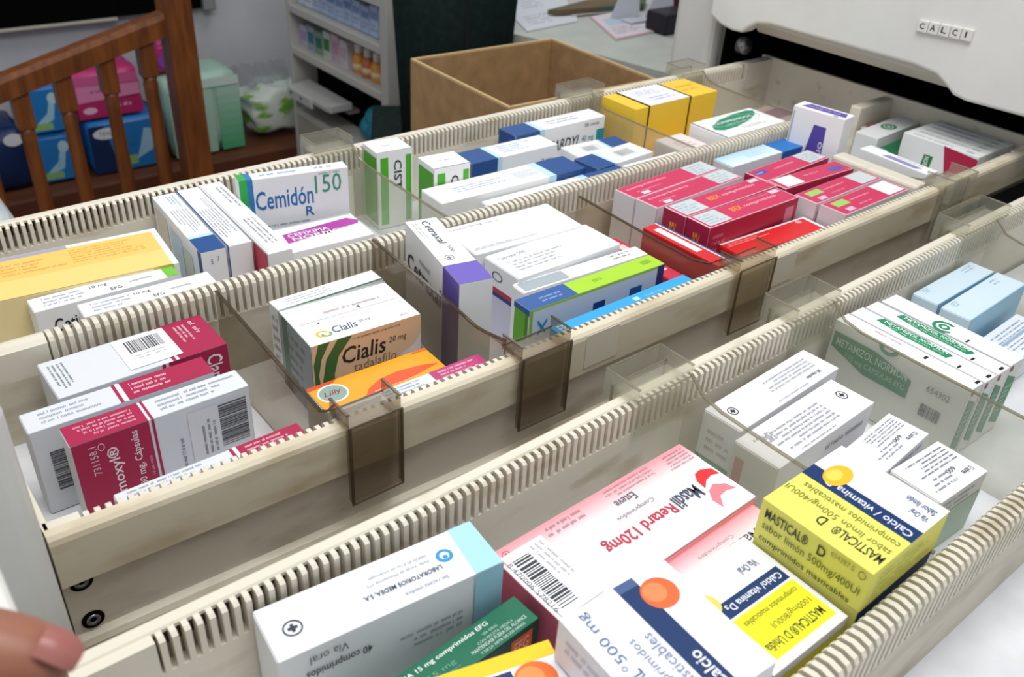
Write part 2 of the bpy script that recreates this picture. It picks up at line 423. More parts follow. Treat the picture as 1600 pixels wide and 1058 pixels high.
# white rounded bin at the far left
m = MB(); m.bbox(-0.13, 0.13, -0.1, 0.1, 0, 0.79, pm('#C9D2D2', 0.4), 0.03, 4)
o = m.obj('waste_bin'); o.location = (0.065, 0.98, -1.0); tag(o, 'white rounded plastic bin at the far left behind the drawer rail', 'bin')

# ------------------------------------------------------------------ shelf unit with stock
white = pm('#C2BFB8', 0.5)
sh = empty('shelf_unit', (1.35, 2.12, -1.0)); tag(sh, 'white open shelf unit holding rows of small medicine boxes', 'shelf unit')
m = MB(); m.bbox(0, 0.32, -0.315, -0.277, 0, 1.1, white, 0.002); m.obj('side_panel', sh)
m = MB(); m.bbox(0, 0.32, 0.28, 0.30, 0, 1.1, white, 0.002); m.obj('side_panel', sh)
m = MB(); m.box(0.305, 0.318, -0.277, 0.28, 0, 1.1, pm('#5A5A5C')); m.obj('back_panel', sh)
for z in (0.755, 0.625, 0.49, 0.285):
    m = MB(); m.bbox(-0.002, 0.3, -0.277, 0.28, z - 0.012, z + 0.012, white, 0.002); m.obj('shelf', sh)
m = MB(); m.bbox(0.0, 0.3, -0.277, 0.28, 0.02, 0.27, pm('#A9A39A'), 0.003); m.obj('lower_door', sh)
stock = [('#C7D3E6', '#8FA6CC'), ('#D8DCE6', '#3E6FB0'), ('#B6C6DF', '#7C93BC'), ('#AFC1DC', '#8CA4C8'), ('#A9BEDA', '#6F8AB8'), ('#B3C3DE', '#8095BC'), ('#A8BAD6', '#6E88B4'), ('#B0C0DA', '#7B92BC'), ('#A6B8D4', '#6C86B2'), ('#AEC0DA', '#7C94BE'), ('#A4B6D2', '#6A84B0')]
where = ['leftmost', 'second from the left', 'third from the left', 'fourth from the left', 'fifth from the left', 'sixth from the left', 'fifth from the right', 'fourth from the right', 'third from the right', 'second from the right', 'rightmost']
for i, (a, b) in enumerate(stock):
    y = 2.392 - 0.0495 * (i + 0.5)
    hh = 86 - (i % 3) * 5
    carton((1.44, y, -0.36 + hh / 1000, 0, 120, 44), 'pale blue box ' + where[i] + ' in the upper row of the shelf', [('L', 0, [('r', 0.05, 0.55, 0.95, 0.8, b), ('m', 0.1, 0.15, 0.9, 0.45, 2, '#6E7D9C')])], a, H=hh, group='pale blue boxes on the upper shelf', flap=False)
row2 = [('#B9B6C6', '#A58FB6', 'lilac-white box leftmost in the lower row of the shelf', 70), ('#9BA7B4', '#2F6E86', 'box with blue-green picture in the lower row of the shelf', 78), ('#7EA38C', '#2B6B52', 'green box in the lower row of the shelf', 72), ('#C9CFC6', '#2F7A4B', 'slim white box with green edge in the lower row of the shelf', 84),
        ('#C9B4BC', '#B98AA0', 'pinkish box in the middle of the lower row of the shelf', 88), ('#CFC5CA', '#BFA6B2', 'white-pink box next to the amber bottles on the shelf', 82)]
for i, (a, b, lab, hh) in enumerate(row2):
    carton((1.44, 2.37 - 0.052 * i, -0.4975 + hh / 1000, 0, 120, 46), lab, [('L', 0, [('r', 0.08, 0.3, 0.92, 0.75, b), ('m', 0.1, 0.08, 0.9, 0.25, 2, '#666677')])], a, H=hh, flap=False)
for i, lab in enumerate(('amber bottle next to the white-pink box on the shelf', 'second amber bottle from the left on the shelf', 'third amber bottle from the left on the shelf', 'amber bottle against the right side of the shelf')):
    t = empty('bottle', (1.40, 2.045 - 0.053 * i, -0.4978)); tag(t, lab, 'bottle', 'amber bottles on the shelf')
    m = MB(); m.lathe([(0.021, 0), (0.022, 0.003), (0.022, 0.05), (0.012, 0.062)], (0, 0, 0), pm('#C98A36' if i % 2 == 0 else '#B9683A', 0.25)); m.obj('bottle_body', t)
    m = MB(); m.lathe([(0.0125, 0.06), (0.014, 0.062), (0.014, 0.084), (0.012, 0.087)], (0, 0, 0), pm('#D2CEC8', 0.4)); m.obj('cap', t)
    m = MB(); m.lathe([(0.0223, 0.012), (0.0223, 0.03)], (0, 0, 0), pm('#D8BE96', 0.5)); m.obj('wrap_label', t)
# printer on the third shelf
pt = empty('printer', (1.36, 2.2, -0.7025)); tag(pt, 'white printer with open paper tray under the shelf boxes', 'printer')
m = MB(); m.bbox(0.06, 0.26, -0.13, 0.17, 0.006, 0.165, M['black'], 0.006); m.obj('shade_black_body', pt)  # black body stands in for the dark shelf compartment above the tray
m = MB(); m.box(0.02, 0.0595, -0.11, 0.15, 0.06, 0.07, pm('#8E8C88', 0.5)); m.obj('output_ledge', pt)
m = MB(); m.extrude([(-0.05, -0.10, 0.075), (-0.05, 0.17, 0.075), (0.03, 0.17, 0.085), (0.03, -0.10, 0.085)], (0, 0, 0.012), pm('#B9B8B4', 0.4))
m.bbox(-0.05, 0.03, -0.118, -0.1, 0.075, 0.1, pm('#BDBCB8', 0.4), 0.004); m.obj('paper_tray', pt)
m = MB(); m.bbox(-0.055, -0.045, 0.0, 0.16, 0.055, 0.09, pm('#C4C3BF', 0.4), 0.004)
for yy in (0.13, 0.06): m.box(-0.0565, -0.055, yy, yy + 0.014, 0.07, 0.078, pm('#55585E'))
m.obj('front_cover', pt)
m = MB()
for k, (y, z, r) in enumerate(((0, 0.04, 0.045), (-0.05, 0.045, 0.05), (-0.02, 0.075, 0.04), (0.03, 0.03, 0.032), (-0.07, 0.08, 0.035))):
    m.lathe([(r * math.sin(math.pi * i / 8) + 0.0005, -r * math.cos(math.pi * i / 8)) for i in range(9)], (0.0, y, z), noisy('teal_film_%d' % k, '#1F6F86', '#2E8FA6', 25, 0.4), 16)
o = m.obj('plastic_bag'); o.location = (1.41, 1.985, -0.696); tag(o, 'crumpled teal plastic bag on the lowest visible shelf', 'bag')

# ------------------------------------------------------------------ dark green chair
ch = empty('office_chair', (1.23, 1.32, -1.0), math.radians(-32)); tag(ch, 'tall dark green chair back standing behind the cardboard carton', 'chair')
bm = bmesh.new(); bmesh.ops.create_cube(bm, size=1)
for v in bm.verts: v.co = Vector((v.co.x * (0.31 if v.co.z > 0 else 0.235), v.co.y * 0.06, 0.62 + v.co.z * 0.62 + 0.2))
bmesh.ops.bevel(bm, geom=bm.edges[:], offset=0.02, segments=3, affect='EDGES'); bm.verts.index_update()
m = MB(); m.add([v.co for v in bm.verts], [[v.index for v in f.verts] for f in bm.faces], M['green'], True); bm.free(); m.obj('backrest', ch)
m = MB(); m.bbox(0.025, 0.031, -0.0335, -0.028, 0.5, 1.1, pm('#0E1716', 0.8), 0.001); m.obj('seam', ch)
m = MB(); m.bbox(-0.2, 0.2, 0.03, 0.42, 0.42, 0.5, M['green'], 0.02, 3); m.obj('seat', ch)
m = MB(); m.lathe([(0.03, 0.08), (0.03, 0.42)], (0, 0.2, 0), M['black']); m.obj('pedestal', ch)
m = MB()
for k in range(5):
    a = k * 2 * math.pi / 5
    m.extrude([(0.02 * math.sin(a), 0.2 - 0.02 * math.cos(a), 0.04), (0.26 * math.cos(a), 0.2 + 0.26 * math.sin(a), 0.0), (-0.02 * math.sin(a), 0.2 + 0.02 * math.cos(a), 0.04)], (0, 0, 0.04), M['black'])
m.obj('foot_star', ch)

# ------------------------------------------------------------------ open carton on a low stool
ct = empty('cardboard_carton', (0.915, 0.675, -0.44), math.radians(-2)); tag(ct, 'open brown cardboard carton beside the drawer rail', 'carton')
def cwall(nm, x0, x1, y0, y1):
    m = MB(); m.bbox(x0, x1, y0, y1, 0, 0.376, M['card'], 0.0008, 1); m.box(x0 + .0005, x1 - .0005, y0 + .0005, y1 - .0005, 0.376, 0.3785, M['cardedge']); m.obj(nm, ct)
a, b2 = 0.143, 0.13
cwall('side_panel', -a, -a + 0.005, -b2, b2); cwall('side_panel', a - 0.005, a, -b2, b2)
cwall('end_panel', -a + 0.005, a - 0.005, b2 - 0.005, b2); cwall('end_panel', -a + 0.005, a - 0.005, -b2, -b2 + 0.005)
m = MB(); m.box(-a + 0.005, a - 0.005, -b2 + 0.005, b2 - 0.005, 0.0, 0.006, M['card']); m.obj('bottom_panel', ct)
sl = empty('low_stool', (0.915, 0.675, -1.0)); tag(sl, 'low wooden stool under the cardboard carton', 'stool')
m = MB(); m.bbox(-0.16, 0.16, -0.15, 0.15, 0.52, 0.56, M['wood'], 0.005); m.obj('seat', sl)
for sx in (-1, 1):
    for sy in (-1, 1):
        m = MB(); m.bbox(sx * 0.13 - 0.018, sx * 0.13 + 0.018, sy * 0.12 - 0.018, sy * 0.12 + 0.018, 0, 0.52, M['wood'], 0.003); m.obj('leg', sl)

# ------------------------------------------------------------------ desk with papers
dk = empty('desk', (1.9, 1.3, -1.0)); tag(dk, 'pale grey-green desk behind the carton with papers on it', 'desk')
m = MB()
m.extrude([(1.36 - 1.9, 1.30 - 1.3, 0.775), (1.40 - 1.9, 1.18 - 1.3, 0.775), (1.475 - 1.9, 0.84 - 1.3, 0.775), (2.6 - 1.9, 0.62 - 1.3, 0.775), (2.6 - 1.9, 1.775 - 1.3, 0.775), (1.52 - 1.9, 1.775 - 1.3, 0.775)], (0, 0, 0.025), M['desk']); m.obj('desk_top', dk)
for (x, y) in ((-0.36, -0.26), (0.6, -0.5), (0.6, 0.42), (-0.3, 0.42)):
    m = MB(); m.bbox(x - 0.025, x + 0.025, y - 0.025, y + 0.025, 0, 0.775, pm('#55585A', 0.4), 0.004); m.obj('leg', dk)
def sheet(pts, z, th, mat, name, label, cat, prints=None, group=None, edge=None):
    c = Vector((sum(p[0] for p in pts) / len(pts), sum(p[1] for p in pts) / len(pts), z))
    m = MB(); m.extrude([(p[0] - c.x, p[1] - c.y, 0) for p in pts], (0, 0, th), mat)
    if prints:
        A, Bp, D = [Vector((pts[i][0] - c.x, pts[i][1] - c.y, th)) for i in (0, 1, 3)]
        draw(m, (A, Bp - A, D - A, Vector((0, 0, 1))), prints)
    o = m.obj(name, recalc=True); o.location = c; tag(o, label, cat, group); return o
pw = pm('#D2D4DA', 0.6)
sheet([(1.405, 1.27), (1.585, 1.29), (1.80, 1.56), (1.56, 1.60)], -0.1995, 0.003, pw, 'paper', 'white paper pile at the left end of the desk', 'paper', [('m', 0.15, 0.1, 0.8, 0.35, 4, '#9A9CA8'), ('m', 0.3, 0.5, 0.9, 0.8, 4, '#A9A6B0')])
sheet([(1.60, 1.33), (1.75, 1.31), (1.98, 1.52), (1.83, 1.62)], -0.196, 0.002, pm('#C2B8BA', 0.6), 'paper', 'pinkish-grey paper lying across the desk pile', 'paper', [('m', 0.2, 0.2, 0.8, 0.8, 5, '#A4A0AA')])
sheet([(1.545, 1.115), (1.685, 1.124), (1.80, 1.32), (1.64, 1.305)], -0.1995, 0.004, pm('#D8CDD4', 0.6), 'leaflet', 'white leaflet with pink border in front of the card holder', 'leaflet', [('r', 0, 0, 0.03, 1, '#C98C90'), ('r', 0, 0, 1, 0.03, '#C98C90'), ('r', 0.2, 0.5, 0.6, 0.8, '#B9C6D6'), ('m', 0.15, 0.15, 0.85, 0.45, 4, '#9497A6')])
sheet([(1.545, 1.36), (1.57, 1.345), (1.83, 1.30), (1.90, 1.36), (1.72, 1.40)], -0.193, 0.012, noisy('brown_green_cover', '#7A5B36', '#2E5C50', 6, 0.5), 'booklet', 'thin brown and green booklet with dark edge on the desk', 'booklet')
t = empty('card_holder', (1.74, 1.215, -0.195)); tag(t, 'small clear white card holder standing on the leaflet', 'card holder')
for k, (dx, dy) in enumerate(((-0.035, 0.03), (0.035, -0.02))):
    m = MB(); pts = [(dx - 0.03, dy + 0.022, 0.0), (dx + 0.03, dy - 0.022, 0.0), (dx + 0.025, dy - 0.018, 0.05), (dx + 0.008, dy - 0.006, 0.065), (dx - 0.014, dy + 0.01, 0.06), (dx - 0.022, dy + 0.016, 0.03)]
    m.extrude(pts, (0.005, 0.006, 0), pm('#CDD0D8', 0.3)); m.obj('upright', t)
m = MB(); m.bbox(-0.06, 0.06, -0.02, 0.02, 0, 0.006, pm('#C4C6D0', 0.3), 0.002); m.obj('base', t)
m = MB(); m.bbox(-0.05, 0.05, -0.035, 0.035, 0, 0.05, pm('#1B1822', 0.4), 0.008); o = m.obj('desk_caddy'); o.location = (1.735, 1.125, -0.2); tag(o, 'dark purple-black caddy on the desk by the white post', 'caddy')
m = MB(); m.bbox(-0.03, 0.03, -0.03, 0.03, 0, 0.12, pm('#4A141C', 0.4), 0.008); o = m.obj('cup'); o.location = (1.90, 1.215, -0.2); tag(o, 'dark red cup on the desk close to the white post', 'cup')

# ------------------------------------------------------------------ cabinet the drawers slide into
cb = empty('drawer_cabinet', (1.05, -0.1, -1.0)); tag(cb, 'tall white drawer cabinet with dark inside on the right', 'cabinet')
m = MB(); m.bbox(0.0, 0.03, 0.548, 0.625, 0, 2.3, pm('#D5D3CE', 0.4), 0.012, 3); m.bbox(0.012, 0.85, 0.55, 0.615, 0, 2.3, pm('#CFCDC8', 0.4), 0.004); m.obj('side_panel', cb)
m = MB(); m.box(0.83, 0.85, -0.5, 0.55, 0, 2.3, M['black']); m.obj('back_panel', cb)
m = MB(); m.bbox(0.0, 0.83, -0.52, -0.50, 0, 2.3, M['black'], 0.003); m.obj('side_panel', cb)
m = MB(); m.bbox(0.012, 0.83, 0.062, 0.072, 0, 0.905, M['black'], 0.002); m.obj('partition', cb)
m = MB(); m.box(0.03, 0.83, 0.541, 0.5495, 0.6, 1.058, M['black']); m.obj('shade_liner', cb)  # black sheet added to darken the white panel's inner face
m = MB(); m.bbox(-0.095, 0.75, 0.072, 0.0935, 0.90, 0.963, M['black'], 0.002); m.obj('shade_bar', cb)  # black bar added where the drawer wall lies in cabinet shade
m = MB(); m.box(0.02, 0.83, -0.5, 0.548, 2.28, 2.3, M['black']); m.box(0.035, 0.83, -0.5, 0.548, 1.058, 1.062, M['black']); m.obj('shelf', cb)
m = MB(); m.lathe([(0.012, 0), (0.012, 0.012), (0.007, 0.014)], (0.02, 0.5, 1.02), M['steel'], 16, 'y'); m.obj('runner_wheel', cb)
# closed drawer front above, with the letter tiles
fp = empty('closed_drawer', (1.03, 0.205, 0.0)); tag(fp, 'white closed drawer with letter tiles on its front above the open drawer', 'drawer')
yl, yr = 0.239, -0.236
prof = [(yl, 0.33), (yr, 0.33), (yr, 0.0475), (yr + 0.022, 0.0455), (-0.118, 0.0445), (-0.122, 0.046), (-0.136, 0.056), (-0.150, 0.064), (-0.166, 0.067)]
prof = [(yl, 0.34), (yl, 0.060), (yl - 0.004, 0.056), (yl - 0.022, 0.0485), (yl - 0.042, 0.0455), (yl - 0.058, 0.0465), (yl - 0.068, 0.055), (yl - 0.08, 0.063), (yl - 0.10, 0.0665),
        (-0.07, 0.0675), (-0.098, 0.064), (-0.112, 0.056), (-0.124, 0.0475), (-0.14, 0.045), (yr + 0.02, 0.047), (yr, 0.052), (yr, 0.34)]
m = MB(); m.extrude([(0.0, y, z) for (y, z) in prof], (0.028, 0, 0), M['panel'])
o = m.obj('front_plate', fp)
bv = o.modifiers.new('bevel', 'BEVEL'); bv.width = 0.004; bv.segments = 3; bv.limit_method = 'ANGLE'; bv.angle_limit = math.radians(50)
m = MB(); m.extrude([(0.006, 0.165, 0.062), (0.006, -0.112, 0.062), (0.03, -0.122, 0.046), (0.03, 0.175, 0.046)], (0, 0, 0.008), pm('#C9C4B8', 0.4)); m.obj('grip_recess', fp)
for i, chx in enumerate('CALCI'):
    ya = -0.0615 - i * 0.0130 - 0.0; zc = 0.1115 + 0.0006 * i
    m = MB(); m.bbox(-0.0035, 0.0, ya - 0.0124, ya, zc - 0.0065, zc + 0.0065, pm('#DEDCD6', 0.35), 0.0008)
    fr = (Vector((-0.0036, ya, zc - 0.0065)), Vector((0, -0.0124, 0)), Vector((0, 0, 0.013)), Vector((-1, 0, 0)))
    o = m.obj('letter_tile', fp, recalc=False); o['label'] = 'white tile with the letter ' + chx; m = MB(); draw(m, fr, [('T', 0.38 if chx == 'I' else 0.24, 0.28, 0.52 if chx == 'I' else 0.72, 0.78, chx, '#202024')]); m.obj('letter', o, recalc=False)

# ------------------------------------------------------------------ open drawers
def teeth(mb, xs, y0, y1, z0, z1, mat, yoff, w=0.0029, roundtop=False):
    for x in xs:
        d = yoff(x) if yoff else 0
        if roundtop:
            h = (y1 - y0) / 2; c = (y0 + y1) / 2
            pr = [(c - h, z0), (c - h, z1 - 0.004), (c - h * 0.75, z1 - 0.0012), (c, z1), (c + h * 0.75, z1 - 0.0012), (c + h, z1 - 0.004), (c + h, z0)]
        else:
            pr = [(y0, z0), (y0, z1), (y1 - 0.002, z1), (y1, z1 - 0.0015), (y1, z0)] if y1 > y0 else [(y0, z0), (y0, z1), (y1 + 0.002, z1), (y1, z1 - 0.0015), (y1, z0)]
        mb.prism(pr, [x - w / 2, x + w / 2], mat, lambda q: d)
def rail(parent, s, yo, z0, x0, x1, yoff, ta, tb, lipmat, floorz):
    """one long side of a drawer. s=+1: inside lies towards +y, s=-1: inside lies towards -y; yo is the outer lip face"""
    xs = [x0 + (x1 - x0) * i / 24 for i in range(25)]
    Y = lambda y: yo + s * y
    m = MB(); pr = [(Y(0), z0 - 0.035), (Y(0), z0 - 0.005), (Y(0.0008), z0 - 0.002), (Y(0.003), z0), (Y(0.0085), z0), (Y(0.0095), z0 - 0.001), (Y(0.0095), z0 - 0.003), (Y(0.004), z0 - 0.004), (Y(0.004), z0 - 0.035)]
    m.prism(pr, xs, lipmat, yoff); m.obj('rail_lip', parent)
    m = MB()
    m.prism([(Y(0.0042), floorz - 0.004), (Y(0.0042), z0 - 0.0045), (Y(0.007), z0 - 0.0045), (Y(0.007), floorz - 0.004)], xs, M['wall'], yoff)
    m.prism([(Y(0.0071), z0 - 0.0125), (Y(0.0071), z0 - 0.004), (Y(0.0077), z0 - 0.004), (Y(0.0077), z0 - 0.0125)], xs, M['slot_shade'], yoff)  # dark strip painting in the shade behind the upper slots
    m.prism([(Y(0.0071), z0 - 0.0245), (Y(0.0071), z0 - 0.0125), (Y(0.0079), z0 - 0.0125), (Y(0.0079), z0 - 0.0245)], xs, pm('#938A7A', 0.6), yoff)  # paler strip, painted as the better lit lower slot back
    m.prism([(Y(0.0071), floorz - 0.004), (Y(0.0071), z0 - 0.0225), (Y(0.0152), z0 - 0.0225), (Y(0.0152), floorz - 0.004)], xs, M['cream'], yoff)
    for (a, b) in ((x0, ta - 0.003), (tb + 0.003, x1)):
        m.prism([(Y(0.0081), z0 - 0.0226), (Y(0.0081), z0 - 0.001), (Y(0.0152), z0 - 0.001), (Y(0.0152), z0 - 0.0226)], [a, (a + b) / 2, b], M['cream'], yoff)
    m.prism([(Y(-0.002), floorz - 0.014), (Y(-0.002), floorz - 0.006), (Y(0.000), floorz - 0.003), (Y(0.0042), floorz - 0.001), (Y(0.0042), floorz - 0.014)], xs, M['wall'], yoff)
    m.obj('side_wall', parent)
    m = MB(); n = int((tb - ta) / 0.00573); t = [ta + 0.00573 * i for i in range(n)]
    teeth(m, t, Y(0.0081), Y(0.0152), z0 - 0.0225, z0 - 0.001, M['cream'], yoff)
    m.obj('slotted_strip', parent)
    return m
def mid_rail(parent, yc, z0, x0, x1, ta, tb, floorz):
    m = MB(); xs = [x0, (x0 + x1) / 2, x1]
    m.prism([(yc - 0.0072, floorz), (yc - 0.0072, z0 - 0.026), (yc + 0.0072, z0 - 0.026), (yc + 0.0072, floorz)], xs, M['wall'])
    for (a, b) in ((x0, ta - 0.003), (min(tb + 0.003, x1 - 0.002), x1)):
        m.prism([(yc - 0.0072, z0 - 0.026), (yc - 0.0072, z0 - 0.004), (yc - 0.004, z0 - 0.001), (yc, z0), (yc + 0.004, z0 - 0.001), (yc + 0.0072, z0 - 0.004), (yc + 0.0072, z0 - 0.026)], [a, b], M['cream'])
    m.obj('centre_wall', parent)
    m = MB(); n = int((tb - ta) / 0.0060); t = [ta + 0.0060 * i for i in range(n)]
    teeth(m, t, yc - 0.0072, yc + 0.0072, z0 - 0.026, z0, M['cream'], None, 0.0033, True)
    m.obj('slotted_strip', parent)

lipA = interp([(0.03, 0.0052), (0.07, 0.0036), (0.14, 0.0007), (0.23, -0.0018), (0.32, -0.0046), (0.53, -0.0052), (0.88, -0.006), (1.12, -0.004)])
lipB = interp([(0.02, -0.0015), (0.21, -0.0045), (0.32, -0.002), (0.57, 0.0017), (0.92, 0.0077), (1.12, 0.0082)])
lipL = interp([(0.03, -0.0075), (0.10, -0.0071), (0.21, -0.0036), (0.39, -0.002), (0.65, 0.0012), (0.78, 0.003), (1.12, 0.001)])
FA, FB = -0.075, -0.067
dA = empty('drawer', (0, 0, 0)); tag(dA, 'upper-left open drawer of aged cream plastic with two rows of boxes', 'drawer')
rail(dA, 1, 0.0, 0.0, 0.0335, 1.12, lipA, 0.055, 1.06, M['lip'], FA)
rail(dA, -1, 0.402, 0.0, 0.0335, 1.12, lipL, 0.055, 1.06, M['cream'], FA)
mid_rail(dA, 0.2005, 0.001, 0.0372, 0.935, 0.088, 0.93, FA)
m = MB(); m.bbox(1.044, 1.1205, 0.193, 0.208, FA, -0.003, M['cream'], 0.002); m.obj('centre_post', dA)
m = MB(); m.box(0.0335, 1.12, 0.0125, 0.3905, FA - 0.003, FA, M['floorw']); m.obj('bottom_panel', dA)
m = MB(); m.bbox(0.0335, 0.0372, 0.0135, 0.3865, FA, -0.001, M['cream'], 0.001); m.obj('inner_front_wall', dA)
m = MB(); m.bbox(1.12, 1.126, -0.004, 0.408, FA - 0.003, 0.001, M['cream'], 0.001); m.obj('back_panel', dA)
m = MB(); m.bbox(-0.004, 0.030, -0.030, 0.452, -0.15, 0.11, M['panel'], 0.009, 4); m.obj('front_panel', dA)
for (x, z) in ((0.0430, -0.0385), (0.0435, -0.0685)):
    m = MB(); m.lathe([(0.0060, 0.0006), (0.0060, -0.0008)], (x, 0.0088, z), M['black'], 18, 'y'); o = m.obj('screw', dA)
    m = MB(); m.lathe([(0.0038, 0.0), (0.0038, -0.0012), (0.0030, -0.0016), (0.0012, -0.0004)], (x, 0.0088, z), M['steel'], 16, 'y'); m.obj('screw_head', o)
dB = empty('drawer', (0, 0, 0)); tag(dB, 'nearer open drawer at lower right with its left slotted rail', 'drawer')
rail(dB, -1, -0.0745, 0.008, 0.018, 1.12, lipB, 0.0555, 1.06, M['cream'], FB)
rail(dB, 1, -0.4785, 0.008, 0.018, 1.12, None, 0.0555, 1.06, M['cream'], FB)
mid_rail(dB, -0.2775, 0.0085, 0.022, 1.12, 0.06, 1.05, FB)
m = MB(); m.box(0.018, 1.12, -0.467, -0.0855, FB - 0.003, FB, M['floorw']); m.obj('bottom_panel', dB)
m = MB(); m.bbox(0.018, 0.0217, -0.463, -0.0915, FB, 0.007, M['cream'], 0.001); m.obj('inner_front_wall', dB)
m = MB(); m.bbox(1.12, 1.126, -0.48, -0.066, FB - 0.003, 0.009, M['cream'], 0.001); m.obj('back_panel', dB)
m = MB(); m.bbox(-0.026, 0.0070, -0.50, -0.078, -0.15, 0.12, M['panel'], 0.006, 4); m.obj('front_panel', dB)

# ------------------------------------------------------------------ clear dividers that hook over the rails
def divider(x0, x1, xs_, yo, s, z0, ymid, floorz, mat, label, fin=True, prof=None, dz=0.0):
    """x0..x1 clip along the rail, xs_ sheet position; outer lip face yo, inside direction s"""
    t = empty('drawer_divider', ((x0 + x1) / 2, yo, z0)); tag(t, label, 'divider', None)
    ox = (x0 + x1) / 2
    Y = lambda y: s * y
    m = MB()
    rim = M['rim'] if mat == M['clear'] else M['rimdark']
    def bx(xa, xb, ya, yb, za, zb, mm=None): m.bbox(xa - ox, xb - ox, min(Y(ya), Y(yb)), max(Y(ya), Y(yb)), za, zb, mm or mat, 0.0004 if mm else 0.0007, 1)
    zt = 0.0125 + dz
    if mat == M['clear']:                                      # label pocket standing off the rail
        bx(x0 + 0.0012, x1 - 0.0012, -0.0122, -0.0110, -0.012, zt)
        bx(x0, x0 + 0.0012, -0.0122, -0.0032, -0.012, zt); bx(x1 - 0.0012, x1, -0.0122, -0.0032, -0.012, zt)
    bx(x0, x1, -0.0050, -0.0032, -0.055, 0.004)                 # outer plate
    bx(x0, x0 + 0.0018, -0.0032, 0.018, 0.0015, zt); bx(x1 - 0.0018, x1, -0.0032, 0.018, 0.0015, zt)
    bx(x0, x0 + 0.0018, -0.0032, -0.0008, -0.055, 0.0015); bx(x1 - 0.0018, x1, -0.0032, -0.0008, -0.055, 0.0015)
    bx(x0 + 0.0018, x1 - 0.0018, -0.0032, 0.018, 0.0015, 0.0035)   # saddle
    bx(x0 + 0.0018, x1 - 0.0018, 0.0165, 0.018, -0.028, 0.0015)    # inner plate
    for xx in (x0, x1 - 0.0018):                               # thicker moulded rims
        bx(xx - 0.0002, xx + 0.0020, -0.0034, 0.0182, zt, zt + 0.0012, rim)
        bx(xx - 0.0002, xx + 0.0020, -0.0056, -0.0042, -0.0552, 0.004, rim)
    bx(x0, x1, -0.0056, -0.0042, -0.0566, -0.0552, rim)
    bx(x0, x1, -0.0056, -0.0042, 0.004, 0.0052, rim)
    bx(x0, x1, 0.0168, 0.0182, 0.0035, 0.0047, rim)
    if mat == M['clear']:
        bx(x0, x1, -0.0124, -0.0110, zt, zt + 0.0012, rim)
        for xx in (x0, x1 - 0.0014): bx(xx, xx + 0.0014, -0.0124, -0.0032, zt, zt + 0.0012, rim)
    m.obj('clip', t)
    L = abs(ymid - yo)
    pf = prof or [(0.0175, 0.006), (0.030, -0.004), (0.045, -0.007), (0.09, -0.008), (L - 0.010, -0.008)]
    pts = [(0.0, Y(0.0185), floorz - z0 + 0.001)] + [(0.0, Y(a), b) for a, b in pf] + [(0.0, Y(L - 0.010), floorz - z0 + 0.001)]
    m = MB(); m.extrude([(xs_ - ox, p[1], p[2]) for p in pts], (0.0018, 0, 0), mat); m.obj('divider_sheet', t)
    m = MB(); e = pf[0]
    for (a, b), (c, d) in zip(pf, pf[1:]):
        m.extrude([(xs_ - ox - 0.0003, Y(a), b - 0.0012), (xs_ - ox - 0.0003, Y(c), d - 0.0012), (xs_ - ox - 0.0003, Y(c), d), (xs_ - ox - 0.0003, Y(a), b)], (0.0024, 0, 0), rim)
    m.obj('edge_bead', t)
    return t
YM = 0.2005
divider(0.386, 0.430, 0.428, 0.403, -1, 0.0, YM, FA, M['clear'], 'clear divider on the far rail right of the box marked 150')
divider(0.728, 0.783, 0.762, 0.405, -1, 0.0, YM, FA, M['clear'], 'clear divider hooked on the far rail in front of the yellow box')
divider(0.922, 0.966, 0.962, 0.403, -1, 0.0, YM, FA, M['clear'], 'clear divider on the far rail nearest the white post')
divider(0.197, 0.235, 0.199, -0.003, 1, 0.0, YM, FA, M['smoke'], 'smoky divider on the near rail between the crimson boxes and the peach box', prof=[(0.0175, 0.008), (0.026, -0.002), (0.036, -0.008), (0.06, -0.006), (0.1, -0.003), (0.19, 0.004)])
divider(0.328, 0.373, 0.330, -0.005, 1, 0.0, YM, FA, M['smoke'], 'smoky divider on the near rail between the peach box and purple-capped box', prof=[(0.0175, 0.0075), (0.028, 0.0055), (0.04, 0.003), (0.05, 0.002), (0.092, 0.006), (0.19, 0.011)])
divider(0.554, 0.602, 0.556, -0.006, 1, 0.0, YM, FA, M['pale'], 'smoky divider on the near rail left of the pink boxes', prof=[(0.0175, 0.006), (0.028, -0.003), (0.045, -0.007), (0.09, -0.007), (0.19, -0.004)])
divider(0.876, 0.924, 0.8965, -0.006, 1, 0.0, 0.122, FA, M['clear'], 'clear divider on the near rail behind the pink boxes')
YB = -0.2775
divider(0.350, 0.401, 0.3995, -0.076, -1, 0.008, YB, FB, M['clear'], 'clear divider in the near drawer behind the big pink and white box')
divider(0.515, 0.569, 0.562, -0.073, -1, 0.008, YB, FB, M['clear'], 'clear divider in the near drawer in front of the green-lettered boxes')
divider(0.768, 0.846, 0.822, -0.069, -1, 0.008, YB, FB, M['clear'], 'clear divider in the near drawer behind the pale blue boxes')
# solid cream divider behind the pink boxes
m = MB(); m.bbox(0.872, 0.893, 0.0155, 0.118, FA + 0.0005, -0.004, M['cream'], 0.003, 2)
o = m.obj('drawer_divider'); tag(o, 'solid cream divider bar behind the pink boxes', 'divider')
# stickers left on the near rail
for (xa, xb) in ((0.392, 0.425), (0.604, 0.640)):
    m = MB(); yy = lipA((xa + xb) / 2)
    m.bbox(xa, xb, yy - 0.0006, yy - 0.0001, -0.030, -0.002, pm('#D9D2C0', 0.5), 0.0001, 1); m.obj('tape_label', dA)

# ------------------------------------------------------------------ medicine boxes
W1, W2, SIL = '#F0F0F1', '#E6E6EA', '#D9DCE3'
DB, LB, CR, PK = '#1E4C8A', '#BFE0F2', '#A81F4A', '#CB305C'
